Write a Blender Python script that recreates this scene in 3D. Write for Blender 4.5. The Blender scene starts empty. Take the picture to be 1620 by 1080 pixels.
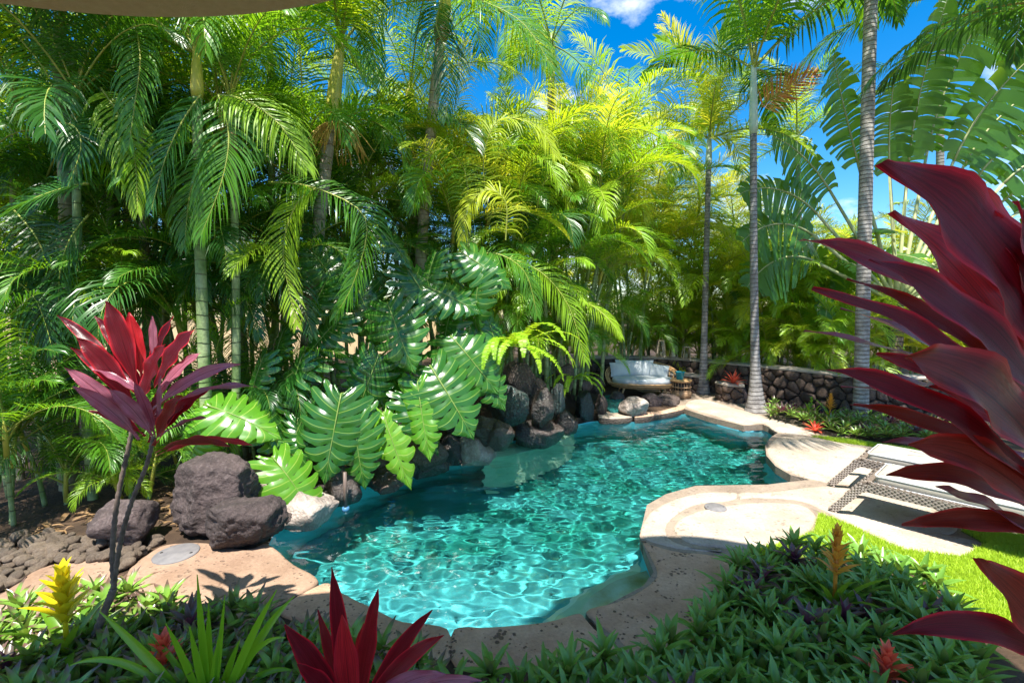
import bpy, bmesh, math, random
from mathutils import Vector, Matrix, noise
R = math.radians
rnd = random.Random(7)
scene = bpy.context.scene
col = scene.collection

# ------------------------------------------------------------------ camera
CAMH = 2.1
PITCH = R(4.0)
FPX = 720.0                                   # focal length in pixels of the 1620 px wide photograph
cam_d = bpy.data.cameras.new('camera')
cam_d.lens = 16.0
cam_d.sensor_width = 36.0
cam_d.clip_start = 0.02
cam_d.clip_end = 2000
cam = bpy.data.objects.new('camera', cam_d)
col.objects.link(cam)
cam.location = (0, 0, CAMH)
cam.rotation_euler = (R(90) - PITCH, 0, 0)
scene.camera = cam

# ------------------------------------------------------------------ world, sun, exposure
SUN_EL = R(67)
SUN_AZ = math.atan2(-1.0, -0.12)              # direction on the ground towards the sun (behind, a little to the left)
sun_dir = Vector((math.cos(SUN_AZ) * math.cos(SUN_EL), math.sin(SUN_AZ) * math.cos(SUN_EL), math.sin(SUN_EL)))
world = bpy.data.worlds.new('World')
scene.world = world
world.use_nodes = True
wn, wl = world.node_tree.nodes, world.node_tree.links
wn.clear()
w_out = wn.new('ShaderNodeOutputWorld')
w_bg = wn.new('ShaderNodeBackground')
w_bg.inputs['Strength'].default_value = 0.10
w_sky = wn.new('ShaderNodeTexSky')
w_sky.sky_type = 'NISHITA'
w_sky.sun_disc = False
w_sky.sun_elevation = SUN_EL
w_sky.sun_rotation = math.atan2(sun_dir.x, sun_dir.y)
w_sky.air_density = 1.0
w_sky.dust_density = 0.3
w_sky.ozone_density = 2.0
w_hsv = wn.new('ShaderNodeHueSaturation')
w_hsv.inputs['Saturation'].default_value = 1.5
w_hsv.inputs['Value'].default_value = 1.0
wl.new(w_sky.outputs[0], w_hsv.inputs['Color'])
# clouds: broken cumulus over the whole sky
w_tc = wn.new('ShaderNodeTexCoord')
w_map = wn.new('ShaderNodeMapping')
w_map.inputs['Scale'].default_value = (1.0, 1.0, 1.9)
w_map.inputs['Location'].default_value = (0.35, 0.18, 0.0)
wl.new(w_tc.outputs['Generated'], w_map.inputs[0])
w_n = wn.new('ShaderNodeTexNoise')
w_n.inputs['Scale'].default_value = 3.1
w_n.inputs['Detail'].default_value = 9
w_n.inputs['Roughness'].default_value = 0.58
wl.new(w_map.outputs[0], w_n.inputs['Vector'])
w_r = wn.new('ShaderNodeValToRGB')
w_r.color_ramp.elements[0].position = 0.53
w_r.color_ramp.elements[1].position = 0.68
wl.new(w_n.outputs['Fac'], w_r.inputs[0])
w_mix = wn.new('ShaderNodeMix')
w_mix.data_type = 'RGBA'
w_mix.inputs['B'].default_value = (7.5, 7.6, 7.9, 1)
wl.new(w_r.outputs[0], w_mix.inputs['Factor'])
wl.new(w_hsv.outputs[0], w_mix.inputs['A'])
wl.new(w_mix.outputs['Result'], w_bg.inputs['Color'])
wl.new(w_bg.outputs[0], w_out.inputs['Surface'])

sun_l = bpy.data.lights.new('sun', 'SUN')
sun_l.energy = 5.0
sun_l.angle = R(0.53)
sun_l.color = (1.0, 0.95, 0.86)
sun_l.cycles.is_caustics_light = True
sun = bpy.data.objects.new('sun', sun_l)
col.objects.link(sun)
sun.rotation_euler = (-sun_dir).to_track_quat('-Z', 'Y').to_euler()
sun.location = (0, 0, 30)

scene.view_settings.view_transform = 'Standard'
scene.view_settings.look = 'None'
scene.view_settings.exposure = 1.38
scene.view_settings.gamma = 1.0
scene.view_settings.use_curve_mapping = False
scene.render.engine = 'CYCLES'
cy = scene.cycles
cy.use_denoising = True
cy.max_bounces = 10
cy.diffuse_bounces = 4
cy.glossy_bounces = 4
cy.transmission_bounces = 8
cy.transparent_max_bounces = 12
cy.sample_clamp_indirect = 6.0
cy.blur_glossy = 0.5

# ------------------------------------------------------------------ helpers
CP, SP = math.cos(PITCH), math.sin(PITCH)
CAM = Vector((0, 0, CAMH))
def ray(px, py):
    u, v = (px - 810) / FPX, (540 - py) / FPX
    return Vector((u, CP + v * SP, -SP + v * CP))
def G(px, py, z=0.0):
    r = ray(px, py)
    return CAM + r * ((z - CAMH) / r.z)
def P(px, py, Y):
    r = ray(px, py)
    return CAM + r * (Y / r.y)
def link(o, parent=None):
    col.objects.link(o)
    if parent is not None:
        o.parent = parent
    return o
def tag(o, label=None, cat=None, group=None, kind=None):
    if label: o['label'] = label
    if cat: o['category'] = cat
    if group: o['group'] = group
    if kind: o['kind'] = kind
    return o
def empty(name, loc, label=None, cat=None, group=None, rz=0.0):
    o = bpy.data.objects.new(name, None)
    o.empty_display_size = 0.1
    link(o)
    o.location = loc
    o.rotation_euler = (0, 0, rz)
    o.matrix_basis = Matrix.LocRotScale(Vector(loc), Matrix.Rotation(rz, 3, 'Z').to_quaternion(), None)
    return tag(o, label, cat, group)

class MB:
    """collects faces; build() links them as one mesh object"""
    def __init__(s):
        s.v, s.f, s.uv, s.mi = [], [], [], []
    def add(s, verts, faces, uvs=None, mi=0):
        n = len(s.v)
        s.v += [tuple(p) for p in verts]
        s.uv += list(uvs) if uvs else [(0.5, 0.5)] * len(verts)
        s.f += [tuple(i + n for i in f) for f in faces]
        s.mi += [mi] * len(faces)
        return s
    def box(s, a, b, mi=0):
        x0, y0, z0 = a; x1, y1, z1 = b
        return s.add([(x0,y0,z0),(x1,y0,z0),(x1,y1,z0),(x0,y1,z0),(x0,y0,z1),(x1,y0,z1),(x1,y1,z1),(x0,y1,z1)],
                     [(0,3,2,1),(4,5,6,7),(0,1,5,4),(1,2,6,5),(2,3,7,6),(3,0,4,7)], None, mi)
    def tube(s, pts, rad, n=8, mi=0, caps=True):
        pts = [Vector(p) for p in pts]
        if not hasattr(rad, '__len__'): rad = [rad] * len(pts)
        vs, fs, uv = [], [], []
        t0 = (pts[1] - pts[0]).normalized()
        ref = Vector((0, 0, 1)) if abs(t0.z) < 0.9 else Vector((1, 0, 0))
        a = t0.cross(ref).normalized()
        L = 0.0
        for i, p in enumerate(pts):
            t = (pts[min(i + 1, len(pts) - 1)] - pts[max(i - 1, 0)]).normalized()
            a = (a - t * a.dot(t)).normalized()
            b = t.cross(a)
            if i: L += (p - pts[i - 1]).length
            for k in range(n):
                an = 2 * math.pi * k / n
                vs.append(p + (a * math.cos(an) + b * math.sin(an)) * rad[i])
                uv.append((k / n, L))
        for i in range(len(pts) - 1):
            for k in range(n):
                k2 = (k + 1) % n
                fs.append((i*n+k, i*n+k2, (i+1)*n+k2, (i+1)*n+k))
        if caps:
            fs.append(tuple(range(n - 1, -1, -1)))
            fs.append(tuple((len(pts)-1)*n + k for k in range(n)))
        return s.add(vs, fs, uv, mi)
    def lathe(s, prof, n=20, c=(0,0,0), mi=0):
        vs, fs, uv = [], [], []
        for i, (r, z) in enumerate(prof):
            for k in range(n):
                an = 2*math.pi*k/n
                vs.append((c[0]+r*math.cos(an), c[1]+r*math.sin(an), c[2]+z)); uv.append((k/n, z))
        for i in range(len(prof)-1):
            for k in range(n):
                k2 = (k+1) % n
                fs.append((i*n+k, i*n+k2, (i+1)*n+k2, (i+1)*n+k))
        fs.append(tuple(range(n-1, -1, -1)))
        fs.append(tuple((len(prof)-1)*n+k for k in range(n)))
        return s.add(vs, fs, uv, mi)
    def mesh(s, name, mats, smooth=True):
        me = bpy.data.meshes.new(name)
        me.from_pydata(s.v, [], s.f)
        if not isinstance(mats, (list, tuple)): mats = [mats]
        for m in mats: me.materials.append(m)
        lay = me.uv_layers.new(name='UVMap')
        idx = [0] * len(me.loops)
        me.loops.foreach_get('vertex_index', idx)
        flat = []
        for i in idx:
            flat += s.uv[i]
        lay.data.foreach_set('uv', flat)
        me.polygons.foreach_set('material_index', s.mi)
        me.polygons.foreach_set('use_smooth', [smooth] * len(me.polygons))
        me.update()
        return me
    def build(s, name, mats, parent=None, smooth=True):
        return link(bpy.data.objects.new(name, s.mesh(name, mats, smooth)), parent)

def smooth_loop(pts, n=5, closed=True):
    out = []
    m = len(pts)
    rng = range(m) if closed else range(m - 1)
    for i in rng:
        if closed:
            p0, p1, p2, p3 = pts[i-1], pts[i], pts[(i+1) % m], pts[(i+2) % m]
        else:
            p0, p1, p2, p3 = pts[max(i-1,0)], pts[i], pts[i+1], pts[min(i+2,m-1)]
        for k in range(n):
            t = k / n
            out.append(0.5*((2*p1)+(p2-p0)*t+(2*p0-5*p1+4*p2-p3)*t*t+(3*p1-p0-3*p2+p3)*t**3))
    if not closed: out.append(pts[-1].copy())
    return out
def area2(pts):
    return sum(pts[i-1].x*pts[i].y - pts[i].x*pts[i-1].y for i in range(len(pts)))
def offset_loop(pts, d):
    """offset a ccw loop inwards by d"""
    out = []
    m = len(pts)
    for i in range(m):
        a, b, c = pts[i-1], pts[i], pts[(i+1) % m]
        n1 = Vector((-(b-a).y, (b-a).x, 0)); n2 = Vector((-(c-b).y, (c-b).x, 0))
        n = (n1.normalized() + n2.normalized())
        n = n.normalized() if n.length > 1e-6 else Vector((0,0,0))
        out.append(b + n*d)
    return out
def fill_loops(bm, loops):
    """bmesh faces between closed vertex loops (outer first, holes after)"""
    es = []
    for lp in loops:
        for i in range(len(lp)):
            es.append(bm.edges.get((lp[i-1], lp[i])) or bm.edges.new((lp[i-1], lp[i])))
    g = bmesh.ops.triangle_fill(bm, use_beauty=True, use_dissolve=False, edges=es)
    return [x for x in g['geom'] if isinstance(x, bmesh.types.BMFace)]
def inside(p, poly):
    c = False
    j = len(poly) - 1
    for i in range(len(poly)):
        a, b = poly[i], poly[j]
        if (a.y > p.y) != (b.y > p.y) and p.x < (b.x-a.x)*(p.y-a.y)/(b.y-a.y)+a.x: c = not c
        j = i
    return c

# ------------------------------------------------------------------ materials
def mat(name):
    m = bpy.data.materials.new(name)
    m.use_nodes = True
    nt = m.node_tree
    nt.nodes.clear()
    out = nt.nodes.new('ShaderNodeOutputMaterial')
    return m, nt.nodes, nt.links, out
def node(N, t, **kw):
    n = N.new(t)
    for k, v in kw.items():
        if k in n.inputs: n.inputs[k].default_value = v
        else: setattr(n, k, v)
    return n
def ramp(N, L, src, stops):
    r = N.new('ShaderNodeValToRGB')
    e = r.color_ramp.elements
    while len(e) < len(stops): e.new(0.5)
    for el, (p, c) in zip(e, stops):
        el.position = p; el.color = (c[0], c[1], c[2], 1)
    L.new(src, r.inputs[0])
    return r.outputs[0]
def mixc(N, L, fac, a, b, mode='MIX'):
    n = N.new('ShaderNodeMix'); n.data_type = 'RGBA'; n.blend_type = mode
    for key, v in (('Factor', fac), ('A', a), ('B', b)):
        if isinstance(v, (tuple, list)): n.inputs[key].default_value = (v[0], v[1], v[2], 1)
        elif isinstance(v, (int, float)): n.inputs[key].default_value = v
        else: L.new(v, n.inputs[key])
    return n.outputs['Result']
def mathn(N, L, op, a, b=0.0, clamp=False):
    n = N.new('ShaderNodeMath'); n.operation = op; n.use_clamp = clamp
    for i, v in enumerate((a, b)):
        if isinstance(v, (int, float)): n.inputs[i].default_value = v
        else: L.new(v, n.inputs[i])
    return n.outputs[0]

def leaf_mat(name, c1, c2, trans=(0.3,0.6,0.03), tf=0.38, rough=0.38, edge=None, back=None, rib=None, tip=None, spec=0.5, veins=0.0):
    """leaf: base colour varies by object and by noise, light passes through it"""
    m, N, L, out = mat(name)
    oi = N.new('ShaderNodeObjectInfo')
    tc = N.new('ShaderNodeTexCoord')
    nz = node(N, 'ShaderNodeTexNoise', Scale=2.2, Detail=2.0)
    L.new(tc.outputs['Object'], nz.inputs['Vector'])
    f = mathn(N, L, 'ADD', mathn(N, L, 'MULTIPLY', oi.outputs['Random'], 0.75), mathn(N, L, 'MULTIPLY', nz.outputs['Fac'], 0.5), True)
    f = mathn(N, L, 'SUBTRACT', f, 0.12, True)
    c = mixc(N, L, f, c1, c2)
    uv = N.new('ShaderNodeSeparateXYZ')
    L.new(tc.outputs['UV'], uv.inputs[0])
    ax = mathn(N, L, 'ABSOLUTE', mathn(N, L, 'SUBTRACT', uv.outputs[0], 0.5))
    tcol = mixc(N, L, f, trans, tuple(x*0.75 for x in trans))
    if edge:
        e = ramp(N, L, ax, [(0.36, (0,0,0)), (0.495, (1,1,1))])
        c = mixc(N, L, e, c, edge)
        tcol = mixc(N, L, e, tcol, tuple(min(1, x*1.6) for x in edge))
    if rib:
        e = ramp(N, L, ax, [(0.012, (1,1,1)), (0.03, (0,0,0))])
        c = mixc(N, L, e, c, rib)
    if tip:
        tn = mathn(N, L, 'ADD', uv.outputs[1], mathn(N, L, 'MULTIPLY', mathn(N, L, 'SUBTRACT', oi.outputs['Random'], 0.5), 0.5))
        e = ramp(N, L, tn, [(0.80, (0,0,0)), (1.05, (1,1,1))])
        c = mixc(N, L, e, c, tip)
    if back:
        g = N.new('ShaderNodeNewGeometry')
        c = mixc(N, L, g.outputs['Backfacing'], c, back)
    p = node(N, 'ShaderNodeBsdfPrincipled', Roughness=rough)
    p.inputs['Specular IOR Level'].default_value = spec
    L.new(c, p.inputs['Base Color'])
    if veins:
        mp = N.new('ShaderNodeMapping'); mp.inputs['Scale'].default_value = (26, 1.6, 1)
        L.new(tc.outputs['UV'], mp.inputs[0])
        sn = node(N, 'ShaderNodeTexNoise', Scale=1.0, Detail=4.0, Roughness=0.7); L.new(mp.outputs[0], sn.inputs['Vector'])
        vs_ = ramp(N, L, sn.outputs['Fac'], [(0.32, (0.45,0.45,0.45)), (0.68, (1.35,1.35,1.35))])
        c = mixc(N, L, 1.0, c, vs_, 'MULTIPLY'); tcol = mixc(N, L, 1.0, tcol, vs_, 'MULTIPLY')
        L.new(c, p.inputs['Base Color'])
        # fine parallel veins running to the margin
        wv = N.new('ShaderNodeTexWave'); wv.wave_type = 'BANDS'; wv.bands_direction = 'X'
        wv.inputs['Scale'].default_value = veins; wv.inputs['Distortion'].default_value = 0.6
        L.new(tc.outputs['UV'], wv.inputs['Vector'])
        bp = node(N, 'ShaderNodeBump', Strength=0.25, Distance=0.004)
        L.new(wv.outputs['Fac'], bp.inputs['Height'])
        L.new(bp.outputs[0], p.inputs['Normal'])
    t = N.new('ShaderNodeBsdfTranslucent')
    L.new(tcol, t.inputs['Color'])
    mx = node(N, 'ShaderNodeMixShader', Fac=tf)
    L.new(p.outputs[0], mx.inputs[1]); L.new(t.outputs[0], mx.inputs[2])
    L.new(mx.outputs[0], out.inputs['Surface'])
    return m

def solid(name, c1, c2=None, rough=0.6, scale=6.0, bump=0.0, bscale=40.0, detail=4.0, spec=0.4, coord='Object', dist=0.01, rand=0.0):
    m, N, L, out = mat(name)
    tc = N.new('ShaderNodeTexCoord')
    p = node(N, 'ShaderNodeBsdfPrincipled', Roughness=rough)
    p.inputs['Specular IOR Level'].default_value = spec
    nz = node(N, 'ShaderNodeTexNoise', Scale=scale, Detail=detail, Roughness=0.6)
    L.new(tc.outputs[coord], nz.inputs['Vector'])
    fac = ramp(N, L, nz.outputs['Fac'], [(0.35, (0,0,0)), (0.68, (1,1,1))])
    c = mixc(N, L, fac, c1, c2 or c1)
    if rand:
        oi = N.new('ShaderNodeObjectInfo')
        hv = N.new('ShaderNodeHueSaturation')
        L.new(mathn(N, L, 'ADD', 1 - rand, mathn(N, L, 'MULTIPLY', oi.outputs['Random'], 2*rand)), hv.inputs['Value'])
        L.new(c, hv.inputs['Color'])
        c = hv.outputs[0]
    L.new(c, p.inputs['Base Color'])
    if bump:
        bn = node(N, 'ShaderNodeTexNoise', Scale=bscale, Detail=6.0, Roughness=0.65)
        L.new(tc.outputs[coord], bn.inputs['Vector'])
        b = node(N, 'ShaderNodeBump', Strength=bump, Distance=dist)
        L.new(bn.outputs['Fac'], b.inputs['Height'])
        L.new(b.outputs[0], p.inputs['Normal'])
    L.new(p.outputs[0], out.inputs['Surface'])
    return m

def stone_mat(name, c1, c2, pit=0.5, pitscale=26.0, rough=0.75):
    """cast stone with open pits and worn blotches"""
    m, N, L, out = mat(name)
    tc = N.new('ShaderNodeTexCoord')
    co = tc.outputs['Object']
    n1 = node(N, 'ShaderNodeTexNoise', Scale=1.6, Detail=7.0, Roughness=0.65); L.new(co, n1.inputs['Vector'])
    n2 = node(N, 'ShaderNodeTexNoise', Scale=38.0, Detail=5.0, Roughness=0.7); L.new(co, n2.inputs['Vector'])
    n3 = node(N, 'ShaderNodeTexNoise', Scale=7.0, Detail=3.0); L.new(co, n3.inputs['Vector'])
    vo = node(N, 'ShaderNodeTexVoronoi', Scale=pitscale, Randomness=1.0); L.new(co, vo.inputs['Vector'])
    c = mixc(N, L, ramp(N, L, n1.outputs['Fac'], [(0.36, (0,0,0)), (0.66, (1,1,1))]), c1, c2)
    c = mixc(N, L, 0.35, c, ramp(N, L, n2.outputs['Fac'], [(0.3, (0.25,0.2,0.17)), (0.7, (1,1,1))]), 'MULTIPLY')
    pits = ramp(N, L, mathn(N, L, 'ADD', vo.outputs['Distance'], mathn(N, L, 'MULTIPLY', mathn(N, L, 'SUBTRACT', n3.outputs['Fac'], 0.52), 1.8)), [(0.02, (1,1,1)), (0.16, (0,0,0))])
    c = mixc(N, L, mathn(N, L, 'MULTIPLY', pits, pit), c, (0.045, 0.028, 0.022))
    p = node(N, 'ShaderNodeBsdfPrincipled', Roughness=rough)
    p.inputs['Specular IOR Level'].default_value = 0.3
    L.new(c, p.inputs['Base Color'])
    h = mathn(N, L, 'SUBTRACT', mathn(N, L, 'MULTIPLY', n2.outputs['Fac'], 0.6), mathn(N, L, 'MULTIPLY', pits, pit*1.2))
    h = mathn(N, L, 'ADD', h, mathn(N, L, 'MULTIPLY', n1.outputs['Fac'], 1.5))
    b = node(N, 'ShaderNodeBump', Strength=0.8, Distance=0.018)
    L.new(h, b.inputs['Height']); L.new(b.outputs[0], p.inputs['Normal'])
    L.new(p.outputs[0], out.inputs['Surface'])
    return m

def rock_mat(name, c1, c2, rough=0.6, dust=(0.22,0.19,0.17), dustf=0.5, wet=0.0):
    m, N, L, out = mat(name)
    tc = N.new('ShaderNodeTexCoord'); co = tc.outputs['Object']
    oi = N.new('ShaderNodeObjectInfo')
    n1 = node(N, 'ShaderNodeTexNoise', Scale=3.0, Detail=8.0, Roughness=0.7); L.new(co, n1.inputs['Vector'])
    n2 = node(N, 'ShaderNodeTexNoise', Scale=28.0, Detail=6.0, Roughness=0.75); L.new(co, n2.inputs['Vector'])
    vo = node(N, 'ShaderNodeTexVoronoi', Scale=30.0); L.new(co, vo.inputs['Vector'])
    c = mixc(N, L, ramp(N, L, n1.outputs['Fac'], [(0.35, (0,0,0)), (0.65, (1,1,1))]), c1, c2)
    dn = ramp(N, L, n2.outputs['Fac'], [(0.5, (0,0,0)), (0.72, (1,1,1))])
    c = mixc(N, L, mathn(N, L, 'MULTIPLY', dn, dustf), c, dust)
    hv = N.new('ShaderNodeHueSaturation')
    L.new(mathn(N, L, 'ADD', 0.75, mathn(N, L, 'MULTIPLY', oi.outputs['Random'], 0.5)), hv.inputs['Value'])
    L.new(c, hv.inputs['Color'])
    p = node(N, 'ShaderNodeBsdfPrincipled', Roughness=rough)
    p.inputs['Specular IOR Level'].default_value = 0.5
    if wet: p.inputs['Coat Weight'].default_value = wet; p.inputs['Coat Roughness'].default_value = 0.12
    L.new(hv.outputs[0], p.inputs['Base Color'])
    h = mathn(N, L, 'ADD', mathn(N, L, 'MULTIPLY', n2.outputs['Fac'], 1.0), mathn(N, L, 'MULTIPLY', vo.outputs['Distance'], 0.4))
    b = node(N, 'ShaderNodeBump', Strength=0.9, Distance=0.03)
    L.new(h, b.inputs['Height']); L.new(b.outputs[0], p.inputs['Normal'])
    if wet: L.new(b.outputs[0], p.inputs['Coat Normal'])
    L.new(p.outputs[0], out.inputs['Surface'])
    return m

M = {}
M['soil'] = solid('soil', (0.030,0.017,0.009), (0.085,0.05,0.028), 0.9, 3.0, 0.9, 25.0, 8.0, dist=0.03)
M['earth_far'] = solid('dry_earth', (0.30,0.24,0.15), (0.42,0.36,0.24), 0.9, 0.6, 0.5, 8.0)
M['patio'] = stone_mat('patio_concrete', (0.22,0.17,0.13), (0.36,0.29,0.225), 0.25, 18.0)
M['coping'] = stone_mat('coping_stone', (0.42,0.25,0.16), (0.66,0.44,0.31), 0.75, 30.0)
M['deck_pale'] = stone_mat('pale_flagstone', (0.35,0.285,0.22), (0.52,0.445,0.365), 0.3, 22.0)
M['deck_pink'] = stone_mat('pink_flagstone', (0.26,0.165,0.11), (0.39,0.27,0.19), 0.4, 26.0)
M['lava'] = rock_mat('lava_rock', (0.028,0.019,0.016), (0.09,0.06,0.048), 0.6)
M['lava_wet'] = rock_mat('wet_lava_rock', (0.012,0.009,0.008), (0.05,0.032,0.026), 0.4, (0.13,0.10,0.085), 0.25, 0.8)
M['lava_purple'] = rock_mat('purple_grey_lava', (0.028,0.019,0.018), (0.09,0.063,0.06), 0.8, (0.24,0.19,0.18), 0.45)
M['lava_teal'] = rock_mat('mineral_stained_lava', (0.014,0.012,0.011), (0.025,0.035,0.033), 0.5, (0.06,0.24,0.23), 0.45, 0.5)
M['lava_pale'] = rock_mat('pale_crusted_lava', (0.13,0.095,0.08), (0.42,0.36,0.31), 0.7, (0.5,0.45,0.4), 0.6)
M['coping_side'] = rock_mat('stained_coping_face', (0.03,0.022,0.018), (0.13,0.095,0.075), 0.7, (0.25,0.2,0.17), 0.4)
M['pebble'] = rock_mat('river_pebble', (0.16,0.115,0.08), (0.34,0.26,0.19), 0.6, (0.3,0.26,0.22), 0.3)
M['wall_stone'] = rock_mat('wall_lava_stone', (0.05,0.031,0.023), (0.14,0.092,0.068), 0.8, (0.20,0.14,0.11), 0.35)
M['mortar'] = solid('dark_mortar', (0.03,0.025,0.022), (0.06,0.05,0.045), 0.9, 8, 0.6, 40)
M['cap'] = solid('cement_cap', (0.30,0.26,0.22), (0.44,0.38,0.32), 0.85, 4, 0.5, 40)
M['stucco'] = solid('tan_stucco', (0.58,0.43,0.25), (0.66,0.50,0.31), 0.9, 30, 0.6, 220, dist=0.004)
# ------------------------------------------------------------------ ground and pool
ZW = -0.13                                      # water level; the deck is at 0
near = [(425,858),(470,890),(510,917),(545,932),(583,950),(640,977),(713,988),(780,984),(860,977),(920,963),(973,947),(1018,924),(1034,902),(1022,872),(1012,845)]
far = [(1023,815),(1053,797),(1100,783),(1213,781),(1280,773),(1250,765),(1226,750),(1212,733),(1210,716),(1218,703),(1234,692),(1206,681),(1176,683),(1120,668),(1085,656),(1039,664),(1000,669),(948,667),(917,672),(885,682),(842,692),(780,706),(734,715),(680,722),(620,742),(560,768),(500,800),(450,832)]
pool_ctrl = [G(x, y, 0) for x, y in near] + [G(x, y, ZW) for x, y in far]
for p in pool_ctrl: p.z = 0
pool = smooth_loop(pool_ctrl, 4)
if area2(pool) < 0: pool.reverse()
def near_loop(z, d=0.0):
    return [Vector((p.x, p.y, z)) for p in offset_loop(pool, d)]

# soil sheet to the horizon, with the pool cut out of it
bm = bmesh.new()
hole = [bm.verts.new((p.x, p.y, -0.03)) for p in offset_loop(pool, -0.10)]
hole_low = [bm.verts.new((p.x, p.y, -0.30)) for p in offset_loop(pool, -0.10)]
ring2 = []
outer = []
for k in range(24):
    a = 2*math.pi*k/24
    outer.append(bm.verts.new((math.cos(a)*150 + 0, math.sin(a)*150 + 20, -0.03)))
fill_loops(bm, [outer, hole])
for i in range(len(hole)):
    bm.faces.new((hole[i-1], hole[i], hole_low[i], hole_low[i-1]))
bmesh.ops.recalc_face_normals(bm, faces=bm.faces)
me = bpy.data.meshes.new('ground'); bm.to_mesh(me); bm.free(); me.materials.append(M['soil'])
tag(link(bpy.data.objects.new('ground', me)), kind='structure')

# pool shell
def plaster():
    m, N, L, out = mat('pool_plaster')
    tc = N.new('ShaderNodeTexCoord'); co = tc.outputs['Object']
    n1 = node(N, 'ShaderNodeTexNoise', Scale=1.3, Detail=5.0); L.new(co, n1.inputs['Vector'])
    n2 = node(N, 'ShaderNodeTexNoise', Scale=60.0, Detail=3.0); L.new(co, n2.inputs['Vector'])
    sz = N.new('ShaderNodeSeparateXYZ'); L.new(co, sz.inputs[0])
    deep = ramp(N, L, mathn(N, L, 'MULTIPLY', mathn(N, L, 'ADD', mathn(N, L, 'MULTIPLY', sz.outputs[2], -1.0), mathn(N, L, 'MULTIPLY', n1.outputs['Fac'], 0.25)), 0.55), [(0.52, (0.15,0.56,0.70)), (0.74, (0.004,0.20,0.155))])  # deeper plaster painted darker green, standing in for light absorbed by the water
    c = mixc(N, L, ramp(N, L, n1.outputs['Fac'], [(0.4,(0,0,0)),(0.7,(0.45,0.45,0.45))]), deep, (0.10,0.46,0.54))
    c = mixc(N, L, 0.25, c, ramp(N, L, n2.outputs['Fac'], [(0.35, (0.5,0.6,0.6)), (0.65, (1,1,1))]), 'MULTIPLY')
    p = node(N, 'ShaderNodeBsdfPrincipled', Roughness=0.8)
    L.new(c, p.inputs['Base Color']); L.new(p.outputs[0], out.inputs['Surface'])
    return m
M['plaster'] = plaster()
def depth_at(y):
    return -0.85 - 0.75*max(0.0, min(1.0, (y-3.0)/4.0))
bm = bmesh.new()
rings = []
for d, z in ((-0.02, ZW+0.012), (-0.02, -0.35), (0.0, None), (0.12, None), (0.35, None)):
    lp = offset_loop(pool, d)
    k = {(0.0): 0.25, (0.12): 0.1, (0.35): 0.0}.get(d, 0)
    rings.append([bm.verts.new((p.x, p.y, z if z is not None else depth_at(p.y)+k)) for p in lp])
for a, b in zip(rings, rings[1:]):
    for i in range(len(a)):
        bm.faces.new((a[i-1], a[i], b[i], b[i-1]))
fill_loops(bm, [rings[-1]])
bmesh.ops.recalc_face_normals(bm, faces=bm.faces)
for f in bm.faces:
    f.smooth = True
    if f.normal.z < -0.2: f.normal_flip()
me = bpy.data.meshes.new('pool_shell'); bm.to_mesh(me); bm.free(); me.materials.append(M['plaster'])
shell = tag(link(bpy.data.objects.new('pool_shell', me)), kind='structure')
shell.cycles.is_caustics_receiver = True

M['step_plaster'] = solid('step_plaster', (0.38,0.48,0.36), (0.55,0.60,0.46), 0.8, 3, 0.3, 30)
M['step_edge'] = solid('step_edge_plaster', (0.60,0.68,0.60), (0.72,0.76,0.68), 0.8, 3, 0.3, 30)  # pale colour stands in for sunlight along the lowest step's edge
M['step_brown'] = solid('worn_step_plaster', (0.26,0.19,0.08), (0.55,0.55,0.45), 0.8, 3.2, 0.3, 30)
def prism(name, pts, z0, z1, m, kind='structure', parent=None):
    mb = MB()
    n = len(pts)
    if area2(pts) < 0: pts = pts[::-1]
    bm = bmesh.new()
    t = [bm.verts.new((p.x, p.y, z1)) for p in pts]
    b = [bm.verts.new((p.x, p.y, z0)) for p in pts]
    fill_loops(bm, [t])
    for i in range(n): bm.faces.new((t[i-1], b[i-1], b[i], t[i]))
    bmesh.ops.recalc_face_normals(bm, faces=bm.faces)
    me = bpy.data.meshes.new(name); bm.to_mesh(me); bm.free(); me.materials.append(m)
    o = link(bpy.data.objects.new(name, me), parent)
    if parent is None: tag(o, kind=kind)
    o.cycles.is_caustics_receiver = True
    return o
def strip(inner_px, z):
    return smooth_loop([G(x, y, z) for x, y in inner_px], 4, False)
ar = [(1037,902),(1022,930),(973,952),(920,968),(860,982),(800,990)]
a1 = [(790,990),(830,958),(905,905),(965,878),(1010,855),(1034,880)]
a2 = [(850,985),(885,945),(940,905),(1000,880),(1034,886)]
a3 = [(905,972),(935,935),(975,910),(1030,892)]
def step_poly(edge):
    return [G(x, y, -0.15) for x, y in edge] + [G(x, y, 0) for x, y in ar if x > edge[0][0] + 5]
steps = tag(prism('pool_step', step_poly(a1), -1.3, -0.62, M['step_edge']), kind='structure')
prism('tread', step_poly(a2), -0.63, -0.42, M['step_plaster'], parent=steps)
prism('tread', step_poly(a3), -0.43, -0.25, M['step_brown'], parent=steps)
# shallow pale shelf under the rocks
shelf = [(765,732),(805,727),(850,716),(892,702),(908,690),(880,676),(830,684),(765,702)]
prism('rock_shelf', [G(x, y, ZW-0.1) for x, y in shelf], -1.5, ZW-0.10, M['step_plaster'])

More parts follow.
